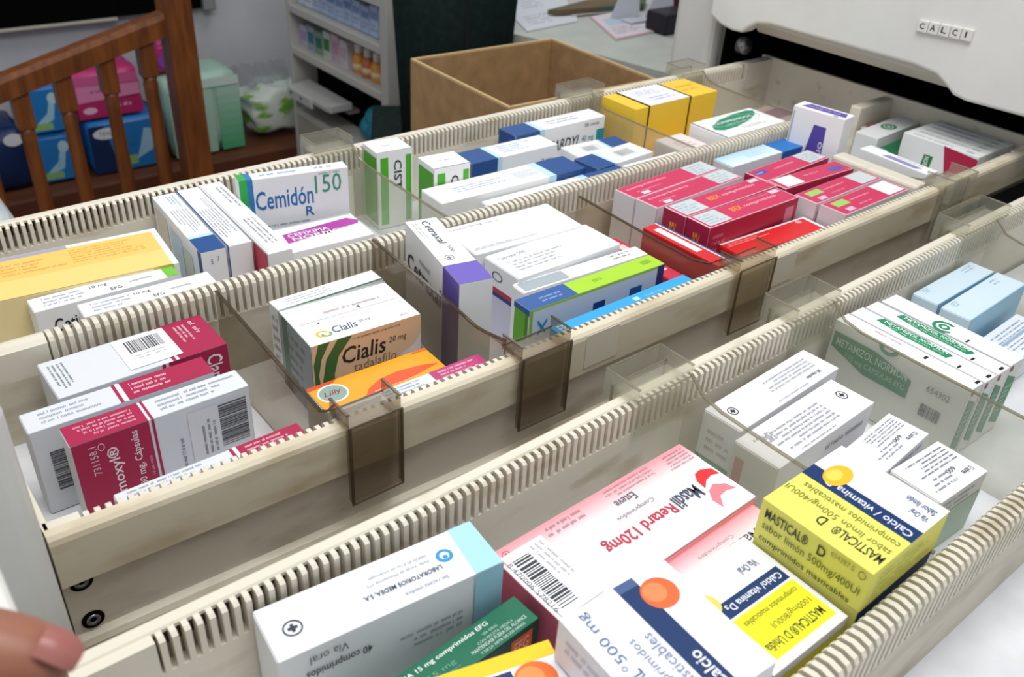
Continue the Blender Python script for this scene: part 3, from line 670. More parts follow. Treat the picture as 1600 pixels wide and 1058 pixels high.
# far row, first compartment
carton((0.1359, 0.3121, -0.012, -5.1, 142, 70), 'large yellow box with white margin in the far front corner of the drawer',
       [('T', 0, [('r', 0, 0, 0.965, 0.92, '#F3C86C'), ('r', 0, 0.9, 0.50, 0.985, '#A9A7B4'), ('r', 0, 0.0, 0.965, 0.40, '#F6D37F'), ('m', 0.5, 0.5, 0.93, 0.86, 6, '#E0A23E'), ('m', 0.1, 0.5, 0.46, 0.8, 4, '#DFA246')]),
        ('F', 0, [('r', 0, 0, 0.96, 1, '#EBD9A4'), ('r', 0.86, 0.6, 0.97, 1, '#C9B84F'), ('t', 0.40, 0.52, 0.62, 0.66, 'Ceter', '#9A8B77')])], '#EDEDEE')
for (ps, lab, gr) in (((0.1445, 0.2670, -0.014, -0.3, 106, 21), 'white antihistamine box with bright green end next to the yellow box', True),
                  ((0.1640, 0.2262, -0.006, -1.6, 96, 20), 'white antihistamine box lying close against the middle slotted rail', False)):
    pr = [('m', 0.08, 0.15, 0.4, 0.85, 3, '#7C88A0'), ('t', 0.40, 0.55, 0.52, 0.8, '10 mg', INK), ('t', 0.66, 0.3, 0.82, 0.5, 'comprimidos', '#6A7890'), ('t', 0.52, 0.12, 0.6, 0.32, 'EFG', INK)]
    if gr: pr.append(('r', 0.915, 0, 1, 1, '#76C043'))
    carton(ps, lab, [('T', 0, pr), ('F', 0, [('T', 0.1, 0.66, 0.46, 0.84, 'Cetirizina', '#1D2230'), ('T', 0.14, 0.38, 0.4, 0.58, '10 mg', '#1E6B5C'), ('bar', 0.52, 0.2, 0.82, 0.75)])], W1)
carton((0.2306, 0.3187, -0.002, -3.1, 20.5, 123), 'white box on edge with dark blue near end next to the yellow box',
       [('T', 0, [('r', 0, 0, 1, 0.22, DB), ('r', 0, 0.22, 1, 0.26, LB)]), ('T', 3, [('m', 0.05, 0.45, 0.27, 0.85, 3, '#5B9BC4'), ('m', 0.3, 0.15, 0.7, 0.9, 6, '#8C8C98')]),
        ('L', 0, [('r', 0.05, 0.2, 0.3, 0.9, '#E3D6C6'), ('r', 0.35, 0.3, 0.6, 0.85, '#CFE0E6'), ('r', 0.62, 0.1, 0.8, 0.8, '#D6DCCB'), ('r', 0.94, 0, 1, 1, DB)]),
        ('F', 0, [('t', 0.35, 0.84, 0.45, 0.9, '5', '#8A8A94'), ('t', 0.6, 0.86, 0.7, 0.92, '7', '#8A8A94')])], W1, flap=False)
carton((0.2524, 0.3194, -0.002, -2.9, 20.5, 125), 'white box on edge with thin dark blue edge line, second in its row',
       [('T', 0, [('r', 0, 0, 0.07, 1, DB)]), ('T', 3, [('m', 0.2, 0.62, 0.42, 0.9, 3, '#8C8C98'), ('m', 0.4, 0.12, 0.92, 0.9, 6, '#85858F')]), ('F', 0, [('r', 0, 0, 0.05, 1, DB)])], W1, flap=False)
carton((0.2740, 0.3054, -0.002, -2.3, 20.5, 155), 'long white box on edge with red patch at its near end',
       [('T', 3, [('m', 0.55, 0.3, 0.9, 0.85, 3, '#8C8C98'), ('m', 0.08, 0.5, 0.4, 0.9, 2, '#A0A0AA'), ('r', 0.02, 0.05, 0.98, 0.07, '#9A9AA2')]), ('L', 0, [('r', 0.80, 0.3, 0.985, 0.97, '#C23A4B')])], W1, flap=False)
carton((0.336, 0.332, 0.0155, -11, 100, 15), 'white box standing upright with green 150 and blue lettering',
       [('F', 0, [('p', [(0, 1), (0.07, 1), (0.07, 0.7), (0.03, 0.62), (0, 0.62)], '#2FA84E'), ('p', [(0.07, 1), (0.12, 1), (0.12, 0.6), (0.09, 0.6), (0.07, 0.75)], '#2C79B8'),
                  ('T', 0.13, 0.66, 0.66, 0.865, 'Cemid\u00f3n', '#1F6CAE'), ('t', 0.68, 0.76, 0.93, 0.955, '150', '#3A9470'), ('T', 0.58, 0.53, 0.66, 0.635, 'R', '#1F6CAE'), ('m', 0.72, 0.955, 0.97, 0.99, 1, '#8A8A92'), ('m', 0.2, 0.46, 0.8, 0.5, 1, '#77778A')]),
        ('T', 0, [('r', 0, 0, 0.07, 1, '#2FA84E'), ('r', 0.07, 0, 0.12, 1, '#2C79B8'), ('m', 0.2, 0.3, 0.6, 0.7, 1, '#7FA3C4'), ('m', 0.7, 0.3, 0.9, 0.7, 1, '#9A9AA8')])], W2)
carton((0.3399, 0.2871, -0.028, -4.2, 78, 49), 'white box with magenta arrow band lying before the upright box marked 150',
       [('T', 0, [('p', [(0.04, 0.35), (0.06, 0.72), (0.9, 0.85), (1.0, 0.66), (0.96, 0.55)], '#B23FA5'), ('T', 0.10, 0.56, 0.60, 0.69, 'CEFIXIMA', W1), ('T', 0.12, 0.40, 0.86, 0.53, 'NORMON', W1), ('r', 0, 0.97, 1, 1, '#C8C8D0')]),
        ('F', 0, [('ring', 0.5, 0.55, 0.14, 0.22, 0.3, '#B0388F', 0, 180), ('m', 0.1, 0.6, 0.4, 0.8, 2, '#8A8A92')])], W1)
# far row, second compartment
for (ps, lab) in (((0.4544, 0.3596, 0.008, -5.5, 39, 33), 'white and green striped upright box, left of the two, against the far rail'), ((0.4809, 0.2987, 0.008, -5.5, 40, 33.5), 'white and green striped upright box, nearer of the two green ones')):
    carton(ps, lab, [('F', 0, [('r', 0.08, 0.05, 0.30, 0.93, '#55B02B'), ('r', 0.80, 0.05, 0.96, 0.93, '#55B02B')]), ('F', 3, [('T', 0.12, 0.46, 0.5, 0.68, 'CIST', '#2A2A30')]),
                     ('L', 0, [('r', 0.06, 0.05, 0.94, 0.93, '#4FA32B')]), ('T', 0, [('m', 0.3, 0.4, 0.7, 0.6, 1, '#C9C9D2'), ('r', 0, 0, 1, 0.03, '#9A9AA0')])], W1, flap=False)
def cardyl(ps, lab, u0, u1, prT=(), prF=(), H=None, floor=-0.075):
    a, b = (u1, u1 + 0.05) if u0 == 0 else (u0 - 0.05, u0)
    return carton(ps, lab, [('T', 0, [('r', u0, 0, u1, 1, DB), ('r', a, 0, b, 1, LB)] + list(prT)), ('F', 0, [('r', u0, 0, u1, 1, DB), ('r', a, 0, b, 1, LB)] + list(prF))] + ([('L', 0, [('r', 0, 0, 1, 1, DB)])] if u0 == 0 else []), W1, H=H, floor=floor, ends=DB if u0 == 0 else None)
cardyl((0.5857, 0.3304, -0.012, -0.9, 116, 33), 'white box with dark blue left end lying behind the nearer green-striped box', 0, 0.29, [('m', 0.42, 0.25, 0.85, 0.85, 4, '#A9C6DA')], [('t', 0.80, 0.72, 0.95, 0.8, '28 comp', '#77778A')])
cardyl((0.680, 0.362, -0.0085, -0.1, 137, 29), 'white box with dark blue left end and black name on front, nearest the far rail', 0, 0.26, [('m', 0.42, 0.3, 0.8, 0.75, 2, '#A0A8B4')],
       [('T', 0.36, 0.56, 0.72, 0.76, 'CARDYL', '#3A3A44', 0.25), ('t', 0.74, 0.58, 0.88, 0.72, '40 mg', '#2C86A8'), ('t', 0.76, 0.86, 0.93, 0.94, '28 comp', '#55555F'), ('r', 0.91, 0.5, 1.0, 0.78, '#1F8FA0'), ('r', 0, 0.0, 0.01, 1, '#2E7FB8')])
cardyl((0.5294, 0.2602, -0.008, -1.7, 175, 37), 'long white box with dark blue right end lying over another by the middle rail', 0.78, 1.0, [('m', 0.14, 0.35, 0.5, 0.7, 3, '#A3B7CC'), ('r', 0.56, 0.35, 0.72, 0.75, '#DCE2E6'), ('m', 0.57, 0.4, 0.71, 0.7, 3, '#B5C0C8')])
cardyl((0.5720, 0.2250, -0.014, -1.0, 178, 27), 'low white box with dark blue right end right beside the middle slotted rail', 0.72, 1.0)
cardyl((0.7026, 0.3095, -0.025, -4.0, 80, 34), 'short white box with grey code square and dark blue right end', 0.66, 1.0, [('r', 0.2, 0.25, 0.55, 0.75, '#DADDDB'), ('bar', 0.25, 0.3, 0.45, 0.65, '#9A9EA0')])
cardyl((0.6904, 0.2705, -0.020, 3.7, 90, 35), 'white box with grey bar code and dark blue left end by the middle rail', 0, 0.3, [('r', 0.5, 0.2, 0.95, 0.8, '#E3E6E3'), ('bar', 0.55, 0.3, 0.8, 0.7, '#85898C')])
carton((0.722, 0.2300, -0.022, -1, 84, 34), 'plain white box lying low against the middle rail beside the bar-coded one', [('T', 0, [('m', 0.2, 0.3, 0.8, 0.7, 2, '#C6CCD2')])], W1)
# far row, third compartment
yb = carton((0.842, 0.347, 0.004, 0.1, 146, 57), 'yellow box with white note and two black bands', [('T', 0, [('m', 0.72, 0.3, 0.95, 0.75, 2, '#D9AE2A')]), ('L', 0, [])], '#F2C83C', flap=False,
            labels=[('paper_note', 'T', 0, [('r', 0.155, 0.0, 0.645, 0.985, '#EDEDF2'), ('m', 0.25, 0.55, 0.6, 0.85, 3, '#9AA0C8'), ('m', 0.3, 0.2, 0.58, 0.45, 2, '#8C9AD0')], 'white paper note with blue writing')])
for ux in (0.15, 0.65):
    m = MB(); xx = -0.073 + 0.146 * ux
    m.box(xx - 0.0008, xx + 0.0008, -0.0293, 0.0285, 0.0785, 0.0795, M['black']); m.box(xx - 0.0008, xx + 0.0008, -0.0293, -0.0284, 0.001, 0.0795, M['black'])
    m.obj('rubber_band', yb)
carton((0.815, 0.300, -0.052, 2, 88, 30), 'flat yellow box low behind the clear divider', [('T', 0, [('m', 0.2, 0.3, 0.8, 0.7, 2, '#D3A93A')])], '#F0C858')
carton((0.8839, 0.2558, -0.012, 0.2, 112, 56), 'white box with long green oval by the middle rail',
       [('T', 0, [('p', [(0.07, 0.44), (0.13, 0.62), (0.35, 0.80), (0.62, 0.90), (0.88, 0.92), (0.96, 0.84), (0.90, 0.68), (0.68, 0.48), (0.38, 0.33), (0.15, 0.32)], '#1F8A66'), ('ring', 0.52, 0.62, 0.40, 0.22, 0.04, '#BFE0D0'), ('T', 0.18, 0.60, 0.80, 0.70, 'COMPRIMIDOS', W1), ('m', 0.3, 0.45, 0.72, 0.56, 1, '#CFE6DA'), ('m', 0.4, 0.18, 0.8, 0.3, 2, '#9AA0A0'), ('r', 0, 0, 0.02, 1, '#8F8F8A')])], W1)
carton((0.797, 0.262, -0.024, 0, 44, 52), 'small pinkish-white box beside the green oval box', [('T', 0, [('m', 0.2, 0.3, 0.8, 0.7, 3, '#D9A9AF')])], '#E6DCDB')
carton((1.035, 0.300, -0.050, 2, 105, 95), 'pale pink flat box standing in for a faint floor reflection in the far corner', [('T', 0, [('r', 0.55, 0.55, 0.95, 0.85, '#9A6480'), ('m', 0.1, 0.2, 0.6, 0.5, 4, '#C08890')])], '#D2B8B4')  # low box coloured as a faint pink reflection on the drawer floor
# near row, first compartment (crimson and silver)
ST = lambda u: [('r', u, 0, u + 0.018, 1, CR), ('r', u + 0.018, 0, u + 0.036, 1, W1)]
carton((0.1301, 0.1633, -0.012, 0.8, 111, 46), 'silver and crimson box lying flat with a white bar code label on top',
       [('T', 0, [('r', 0.70, 0, 1, 1, CR), ('r', 0.66, 0, 0.68, 1, CR)]), ('T', 3, [('m', 0.1, 0.89, 0.62, 0.94, 1, '#E9C9D2'), ('m', 0.14, 0.79, 0.66, 0.875, 3, '#F0DCE2'), ('m', 0.15, 0.03, 0.9, 0.13, 4, '#6A6E78')]),
        ('F', 0, [('r', 0.63, 0, 1, 1, CR), ('r', 0.59, 0, 0.61, 1, CR), ('m', 0.66, 0.6, 0.84, 0.9, 4, '#EBCBD5')]), ('F', 3, [('T', 0.08, 0.83, 0.75, 0.96, 'Clamoxyl', '#F3E6EA')])], SIL,
       labels=[('barcode_label', 'T', 0, [('r', 0.42, 0.10, 0.74, 0.95, '#F2F2F3'), ('bar', 0.48, 0.5, 0.70, 0.85, '#55555C'), ('m', 0.5, 0.3, 0.7, 0.45, 2, '#9AA29A')], 'white bar code label')])
carton((0.1071, 0.1217, -0.010, -0.4, 114, 21.5), 'silver and crimson box on edge behind the one with white crimson name',
       [('T', 0, [('m', 0.08, 0.2, 0.4, 0.85, 3, '#8B8F9A'), ('r', 0.52, 0, 1, 1, CR), ('m', 0.56, 0.2, 0.8, 0.85, 3, '#EBCBD5')] + ST(0.475)), ('F', 1, [('bar', 0.25, 0.74, 0.72, 0.93, '#55555C'), ('m', 0.2, 0.66, 0.75, 0.73, 1, '#8A8A90')])], SIL)
carton((0.1197, 0.0901, -0.006, -0.2, 109, 21), 'crimson and silver box on edge with vertical white name on its crimson front',
       [('T', 0, [('r', 0, 0, 0.41, 1, CR), ('r', 0.425, 0, 0.44, 1, CR), ('m', 0.5, 0.2, 0.97, 0.85, 3, '#8B8F9A')]), ('T', 2, [('m', 0.64, 0.15, 0.95, 0.85, 4, '#E7BCCA')]),
        ('F', 0, [('r', 0, 0, 0.41, 1, CR), ('r', 0.425, 0, 0.44, 1, CR), ('r', 0.62, 0.25, 0.99, 0.92, '#DEDEE2')]),
        ('F', 1, [('T', 0.12, 0.755, 0.86, 0.835, 'Clamoxyl\u00ae', '#F3E3E8'), ('T', 0.28, 0.645, 0.95, 0.70, '500 mg, C\u00e1psulas', '#F0DCE3'), ('t', 0.62, 0.88, 0.93, 0.92, '731158.1', '#E7C6D0'), ('ring', 0.9, 0.855, 0.04, 0.018, 0.2, '#E7C6D0'), ('m', 0.4, 0.602, 0.7, 0.632, 1, '#D79AAF'), ('bar', 0.42, 0.03, 0.90, 0.2, '#55555C'), ('m', 0.4, 0.22, 0.9, 0.32, 3, '#77777E'), ('m', 0.3, 0.415, 0.72, 0.45, 1, '#55555C')])], SIL)
carton((0.1285, 0.0272, -0.012, 0, 111, 14), 'slim silver and crimson box pressed against the near rail at the front end',
       [('T', 0, [('m', 0.06, 0.2, 0.5, 0.9, 3, '#7C808A'), ('r', 0.64, 0, 1, 1, CR), ('m', 0.68, 0.15, 0.97, 0.9, 3, '#EBCBD5')] + ST(0.60))], SIL)
# near row, second compartment
carton((0.2798, 0.1684, -0.012, 0.4, 90, 18), 'white box with dark green edge line behind the peach-fronted box', [('T', 0, [('r', 0, 0, 1, 0.12, '#3F6B50'), ('m', 0.1, 0.3, 0.7, 0.85, 3, '#B0BCBC')]), ('L', 0, [('m', 0.2, 0.2, 0.8, 0.9, 5, '#B0A8A8')])], W1, flap=False)
SW = '#3E6B34'
carton((0.2757, 0.1271, -0.010, -3.3, 88, 55), 'white box with peach front and green curved stripes',
       [('T', 0, [('ring', 0.16, 0.2, 0.055, 0.075, 0.4, '#D9BE4A', 20, 300), ('ring', 0.19, 0.17, 0.045, 0.06, 0.45, '#8FA347', 150, 400), ('T', 0.25, 0.14, 0.47, 0.30, 'Cialis', '#5A6478', 0.2), ('t', 0.5, 0.2, 0.6, 0.27, '20 mg', '#7A7F88'), ('r', 0.12, 0.42, 0.97, 0.425, '#C3CCD6'), ('r', 0.05, 0.52, 0.97, 0.53, '#C9CDD6'), ('m', 0.3, 0.62, 0.85, 0.72, 1, '#C79A98'), ('t', 0.58, 0.55, 0.62, 0.62, '4', INK), ('e', 0.2, 0.46, 0.01, 0.02, '#D2564C'), ('m', 0.84, 0.06, 0.95, 0.14, 1, '#D99A96'), ('r', 0, 0.985, 1, 1, '#B8C0BC')]),
        ('F', 0, [('r', 0, 0, 1, 1, '#E3BF9C'), ('p', [(0.90, 0), (1, 0), (1, 0.75), (0.97, 0.68), (0.93, 0.62), (0.86, 0.57), (0.8, 0.53)], '#E3DEDC'), ('p', [(0.02, 0), (0.10, 0), (0.06, 0.4), (0.05, 0.6), (0.08, 0.8), (0.16, 1), (0.06, 1), (0.01, 0.75)], SW), ('p', [(0.10, 0), (0.24, 0), (0.19, 0.3), (0.185, 0.55), (0.23, 0.78), (0.36, 1), (0.23, 1), (0.12, 0.78), (0.08, 0.5)], SW),
                  ('T', 0.26, 0.64, 0.66, 0.86, 'Cialis', '#2E2622', 0.12), ('t', 0.69, 0.72, 0.86, 0.82, '20 mg', '#4A3A30', 0.12), ('t', 0.36, 0.5, 0.76, 0.62, 'tadalafilo', '#8A7460', 0.05), ('m', 0.36, 0.925, 0.97, 0.97, 1, '#7A6450')]),
        ('L', 0, [('r', 0.0, 0, 1, 1, '#9AA5A5'), ('r', 0.1, 0, 0.28, 1, '#5F7A6A'), ('m', 0.3, 0.2, 0.9, 0.9, 5, '#7A8488')])], W1)
carton((0.2631, 0.0678, -0.030, -1.5, 96, 31), 'orange box with red swoosh and pale oval mark',
       [('T', 0, [('r', 0, 0.05, 1, 1, '#F4A426'), ('p', [(0, 0.86), (0.2, 0.9), (0.24, 1), (0, 1)], '#D9532A'), ('p', [(0.3, 0.0), (0.38, 0.28), (0.5, 0.46), (0.66, 0.52), (0.85, 0.44), (0.98, 0.3), (0.8, 0.18), (0.6, 0.1)], '#E2582A'), ('e', 0.14, 0.55, 0.115, 0.34, '#E9EAE4'), ('e', 0.14, 0.55, 0.10, 0.29, '#8FA69C'), ('T', 0.07, 0.45, 0.21, 0.66, 'Lilly', '#8E3A42', 0.3), ('p', [(0.86, 0.92), (1, 0.9), (1, 1), (0.9, 1)], '#E4722A'), ('m', 0.4, 0.06, 0.8, 0.16, 1, '#F5D3A0')])], '#F1E6D8')
carton((0.2666, 0.0262, -0.012, -1.0, 112, 14), 'slim silver and magenta box against the near rail in front of the orange box',
       [('T', 0, [('m', 0.3, 0.2, 0.58, 0.9, 3, '#8A96A8'), ('r', 0.63, 0, 1, 1, '#B73A72'), ('m', 0.68, 0.15, 0.96, 0.9, 3, '#EFD0DE')])], SIL)
# near row, third compartment
carton((0.3614, 0.1251, 0.020, -12.2, 27.2, 110), 'tall white box with purple corner cap and black name on its side',
       [('T', 0, [('r', 0, 0.0, 1, 0.27, '#6A59B8')]), ('T', 3, [('T', 0.04, 0.42, 0.42, 0.66, 'Cetraxal', '#454A60', 0.15), ('t', 0.46, 0.55, 0.56, 0.66, '500', '#666A7A'), ('cross', 0.63, 0.35, 0.035, 0.14, '#8A8A94'), ('m', 0.05, 0.1, 0.35, 0.3, 2, '#B0B0B8')]),
        ('L', 0, [('r', 0.73, 0, 1, 1, '#5D4CA8'), ('T', 0.06, 0.585, 0.70, 0.76, 'Cetraxal', '#23242C'), ('m', 0.3, 0.76, 0.6, 0.84, 1, '#8A8A92')]), ('F', 0, [('e', 0.45, 0.2, 0.06, 0.02, '#3A3A40')])], W1, flap=False)
carton((0.4579, 0.1608, -0.002, -3.2, 113, 53), 'wide plain white box behind the others right of the purple-capped box',
       [('T', 0, [('t', 0.03, 0.84, 0.32, 0.92, 'Cetraxal 750 mg', '#8A8C96'), ('m', 0.35, 0.83, 0.55, 0.91, 1, '#B0B2B8'), ('r', 0.02, 0.12, 0.6, 0.135, '#B6B6C0'), ('m', 0.04, 0.14, 0.4, 0.2, 1, '#A8A8B2')])], W1)
carton((0.4630, 0.1122, -0.004, 0.3, 113, 45), 'white box with red and navy stripe on its end, middle of the third compartment',
       [('T', 0, [('t', 0.05, 0.72, 0.3, 0.82, 'Cetraxal 500', '#77798A'), ('m', 0.08, 0.2, 0.6, 0.62, 4, '#A6A9B6')]), ('L', 0, [('r', 0.0, 0.0, 1, 0.62, '#CFCEDF'), ('r', 0.05, 0.64, 1, 0.70, '#B92E50'), ('r', 0.05, 0.585, 1, 0.64, '#2B3F7A'), ('ring', 0.4, 0.85, 0.15, 0.06, 0.2, '#55555F')])], W1)
carton((0.4665, 0.0800, -0.008, -2.7, 132, 16), 'slim white box with grey patch behind the green and blue one', [('T', 0, [('r', 0.02, 0.1, 0.36, 0.9, '#A3ADB2'), ('m', 0.75, 0.35, 0.97, 0.9, 2, '#6A6E7A')])], W1)
carton((0.4564, 0.0571, -0.006, -1.5, 143, 19), 'lime green, blue and white box standing on edge',
       [('T', 0, [('r', 0, 0, 0.335, 1, '#2F5A9C'), ('r', 0.335, 0, 1, 0.97, '#A8D531'), ('m', 0.12, 0.25, 0.3, 0.7, 2, '#A9C0DE'), ('r', 0.88, 0.4, 0.95, 0.7, '#86B523'), ('t', 0.5, 0.4, 0.56, 0.6, 'EFG', '#6C9A1E')]),
        ('F', 0, [('r', 0, 0, 1, 1, '#DDE1EC'), ('r', 0, 0.97, 1, 1, '#A8D531'), ('r', 0.0, 0, 0.02, 1, '#8CC63F'), ('r', 0.455, 0.52, 0.545, 0.8, '#223E78'), ('r', 0.735, 0.5, 0.83, 0.82, '#2C5A96'), ('r', 0.945, 0.3, 1, 1, '#223E78'), ('ring', 0.97, 0.6, 0.02, 0.1, 0.25, W1), ('ring', 0.48, 0.62, 0.015, 0.06, 0.25, '#C9D3E6'), ('m', 0.87, 0.3, 0.92, 0.8, 3, '#7A88A0')]),
        ('F', 3, [('T', 0.15, 0.055, 0.62, 0.12, 'Xlo', '#2B8CB8')]), ('L', 0, [('r', 0.05, 0, 0.95, 0.93, '#6DB52B'), ('r', 0.0, 0.93, 1, 1, '#2F5A9C'), ('r', 0.75, 0, 0.95, 0.93, '#4E8F1E')])], W1)
carton((0.4568, 0.0198, -0.008, 0.3, 146, 12.5), 'slim sky blue box tucked against the near rail', [('T', 0, [('r', 0, 0, 1, 1, '#33A3DC'), ('T', 0.03, 0.2, 0.08, 0.85, 'EB', '#D6EDF8'), ('r', 0.56, 0.35, 0.6, 0.7, '#B9E0F2'), ('m', 0.64, 0.3, 0.8, 0.6, 1, '#9AD0EC')])], '#2F97CE')
carton((0.5430, 0.0800, -0.022, 0, 16, 92), 'dull red box just left of the smoky divider near the pink boxes', [('T', 0, [('r', 0.2, 0.25, 0.75, 0.85, '#E3CFC6')])], '#C8304A')
# near row, fourth compartment
carton((0.5821, 0.0684, -0.012, 0.6, 19, 89), 'red box set crosswise with white label and blue and white edge',
       [('T', 0, [('r', 0.80, 0, 0.87, 1, W1), ('r', 0.87, 0, 0.94, 1, '#3C86BE'), ('r', 0.94, 0, 1, 1, '#22406E'), ('r', 0.22, 0.32, 0.62, 0.9, '#F2EDE6')])], '#D2252E', flap=False)
def pink(ps, lab, kind, F=None):
    T = [('r', 0.012, 0.03, 0.988, 0.97, PK)]
    if kind == 'a': T += [('r', 0.74, 0.1, 0.99, 0.98, '#C9D2D6'), ('m', 0.76, 0.15, 0.97, 0.9, 4, '#8FA0A8'), ('t', 0.06, 0.6, 0.5, 0.78, 'comprimidos', '#F5C9D6'), ('m', 0.1, 0.3, 0.4, 0.45, 1, '#F0A9BF'), ('r', 0.12, 0.08, 0.2, 0.28, '#E9D3E2')]
    if kind == 'b': T += [('r', 0.03, 0.1, 0.26, 0.95, '#C9D2D6'), ('m', 0.05, 0.18, 0.24, 0.85, 4, '#8FA0A8'), ('T', 0.36, 0.45, 0.48, 0.72, 'BEX', '#F09A3E'), ('t', 0.5, 0.45, 0.86, 0.66, 'comprimidos', '#F7D2DC'), ('m', 0.6, 0.76, 0.84, 0.88, 1, '#F0A9BF'), ('r', 0.86, 0.7, 0.96, 0.92, '#E3C6D8')]
    if kind == 'c': T += [('r', 0.04, 0.5, 0.2, 0.8, '#4A4FA0'), ('m', 0.05, 0.55, 0.19, 0.75, 1, '#C9CCF0'), ('r', 0.72, 0.1, 0.98, 0.95, '#C9D2D6'), ('m', 0.74, 0.2, 0.96, 0.85, 4, '#8FA0A8'), ('t', 0.3, 0.5, 0.6, 0.64, 'comprimidos', '#F5C9D6')]
    if kind == 'd': T += [('r', 0.06, 0.1, 0.3, 0.95, '#EDEDEE'), ('r', 0.74, 0.25, 0.93, 0.6, '#5A55A8'), ('m', 0.4, 0.5, 0.66, 0.66, 1, '#F5C9D6')]
    if kind == 'e': T += [('r', 0.08, 0.5, 0.27, 0.85, '#9CCB6A'), ('r', 0.72, 0.1, 0.97, 0.95, '#C9D2D6' if 'far' in lab else '#F0EFF0'), ('t', 0.3, 0.58, 0.6, 0.7, 'comprimidos', '#F7D2DC'), ('r', 0.1, 0.1, 0.2, 0.32, '#D9B9D6'), ('m', 0.3, 0.2, 0.5, 0.35, 1, '#F0A9BF')]
    side = '#E4E1E4' if kind in 'ae' else '#B4264A'
    return carton(ps, lab, [('T', 0, T), ('F', 0, [('r', 0, 0, 1, 1, side)] + (F or [('m', 0.1, 0.5, 0.6, 0.8, 2, '#C9A9B6' if kind in 'ae' else '#E06A8A')])),
                            ('L', 0, [('r', 0, 0, 1, 1, '#E0DEE2' if kind in 'ae' else '#A8224A')] + ([('T', 0.35, 0.5, 0.65, 0.85, 'BEX', '#E9A03A')] if kind == 'b' else []))], '#E9C3CE', ends='#E0DEE2' if kind in 'ae' else '#A8224A')
pink((0.6708, 0.1725, -0.008, 2.7, 133, 26.5), 'crimson-pink box beside the middle rail, farthest of the four on the left', 'a')
pink((0.6738, 0.1455, -0.008, 2.7, 134, 26), 'crimson-pink box second from the middle rail in the left four', 'a')
pink((0.6775, 0.1090, -0.004, 0.2, 137, 27), 'crimson-pink box with orange print, farther of the two with silver labels in front', 'b')
pink((0.6760, 0.0806, -0.004, -0.4, 131, 27), 'crimson-pink box with orange print and full pink side in view', 'b', [('m', 0.05, 0.6, 0.2, 0.9, 3, '#E48AA4'), ('r', 0.86, 0.6, 0.96, 0.9, '#D98AA8')])
carton((0.6876, 0.0500, -0.025, -2.9, 121, 28), 'bright red box lying low beside the near rail', [('T', 0, [('r', 0, 0.0, 1, 0.92, '#DA2A2E'), ('r', 0.02, 0.70, 0.5, 0.73, '#F0A0A0'), ('m', 0.05, 0.76, 0.4, 0.9, 1, '#F3B4B4'), ('r', 0.97, 0, 1, 1, W1), ('e', 0.88, 0.8, 0.03, 0.1, '#EBA8A8'), ('r', 0, 0.92, 1, 1, '#F0E4E4')])], '#C9242A')
pink((0.8124, 0.1310, -0.008, 2.9, 117, 27), 'crimson-pink box with blue patch, farthest of the right four', 'c')
pink((0.8120, 0.1009, -0.008, -2.4, 113, 24), 'crimson-pink box with plain white label at its near end', 'd')
pink((0.8110, 0.0660, -0.008, 1.2, 118, 26), 'crimson-pink box with green patch and silver label, farther of the two with green patches', 'e')
pink((0.8112, 0.0355, -0.008, 0.8, 114, 29), 'crimson-pink box with green patch and white label against the near rail', 'e')
carton((0.8251, 0.1775, -0.012, -0.2, 126, 27), 'pale blue box with bright blue end beside the middle rail',
       [('T', 0, [('r', 0.68, 0, 1, 1, '#1F70BE'), ('r', 0.66, 0, 0.68, 1, W1), ('g', 0, 0, 0.66, 1, '#E3EDF0', '#B4D9EA', 5), ('m', 0.3, 0.3, 0.62, 0.7, 3, '#8FC0D6'), ('r', 0.985, 0, 1, 1, '#CFE0EE')]), ('F', 0, [('r', 0.68, 0, 1, 1, '#1B5FA6')])], '#DCE4E8')
# near row, last compartment
carton((0.8985, 0.1560, 0.030, 8, 24, 62), 'tall white box with purple label standing by the middle rail end',
       [('T', 3, [('p', [(0.10, 0.25), (0.18, 0.85), (0.90, 0.8), (0.96, 0.25)], '#5A4AA4'), ('m', 0.2, 0.35, 0.9, 0.75, 1, '#B9B0E0'), ('r', 0.75, 0.02, 0.85, 0.12, '#77778A')]),
        ('L', 0, [('p', [(0.34, 0.3), (0.74, 0.3), (0.70, 0.86), (0.46, 0.86)], '#5548A0'), ('r', 0.02, 0.3, 0.05, 0.95, '#B4B4C4')]), ('L', 3, [('T', 0.30, 0.58, 0.66, 0.70, 'omep', '#D9D4F0')])], W1, flap=False)
carton((0.9257, 0.0697, -0.004, -3.4, 20, 86), 'flat white box with purple lettering behind the solid cream divider', [('T', 3, [('p', [(0.3, 0.2), (0.36, 0.6), (0.85, 0.5), (0.8, 0.15)], '#8F8CC0'), ('m', 0.45, 0.65, 0.9, 0.9, 1, '#9A9AA8')])], W1, flap=False)
carton((1.062, 0.160, -0.020, 3, 104, 30), 'white box with round green emblem in the back compartment', [('T', 0, [('ring', 0.5, 0.5, 0.12, 0.3, 0.35, '#2C8A5A'), ('ring', 0.5, 0.5, 0.06, 0.15, 0.5, '#2C8A5A')])], '#E0E0E0')
carton((1.058, 0.1325, -0.032, 3, 100, 20), 'dark green and white box under the dim back of the drawer', [('T', 0, [('r', 0, 0, 1, 1, '#1F6A45')]), ('F', 0, [('r', 0, 0, 1, 1, '#1F6A45')])], '#DADADA')
carton((1.085, 0.184, -0.028, 0, 66, 14), 'narrow white and dark red box at the very back by the middle rail', [('T', 0, [('r', 0.1, 0.2, 0.7, 0.9, '#8A2740')])], '#CFCBC8')
carton((0.998, 0.135, -0.028, 2, 14, 22), 'small plain white box left of the white row with crimson triangle', [], '#DCDCDC')
rowx = 1.0335
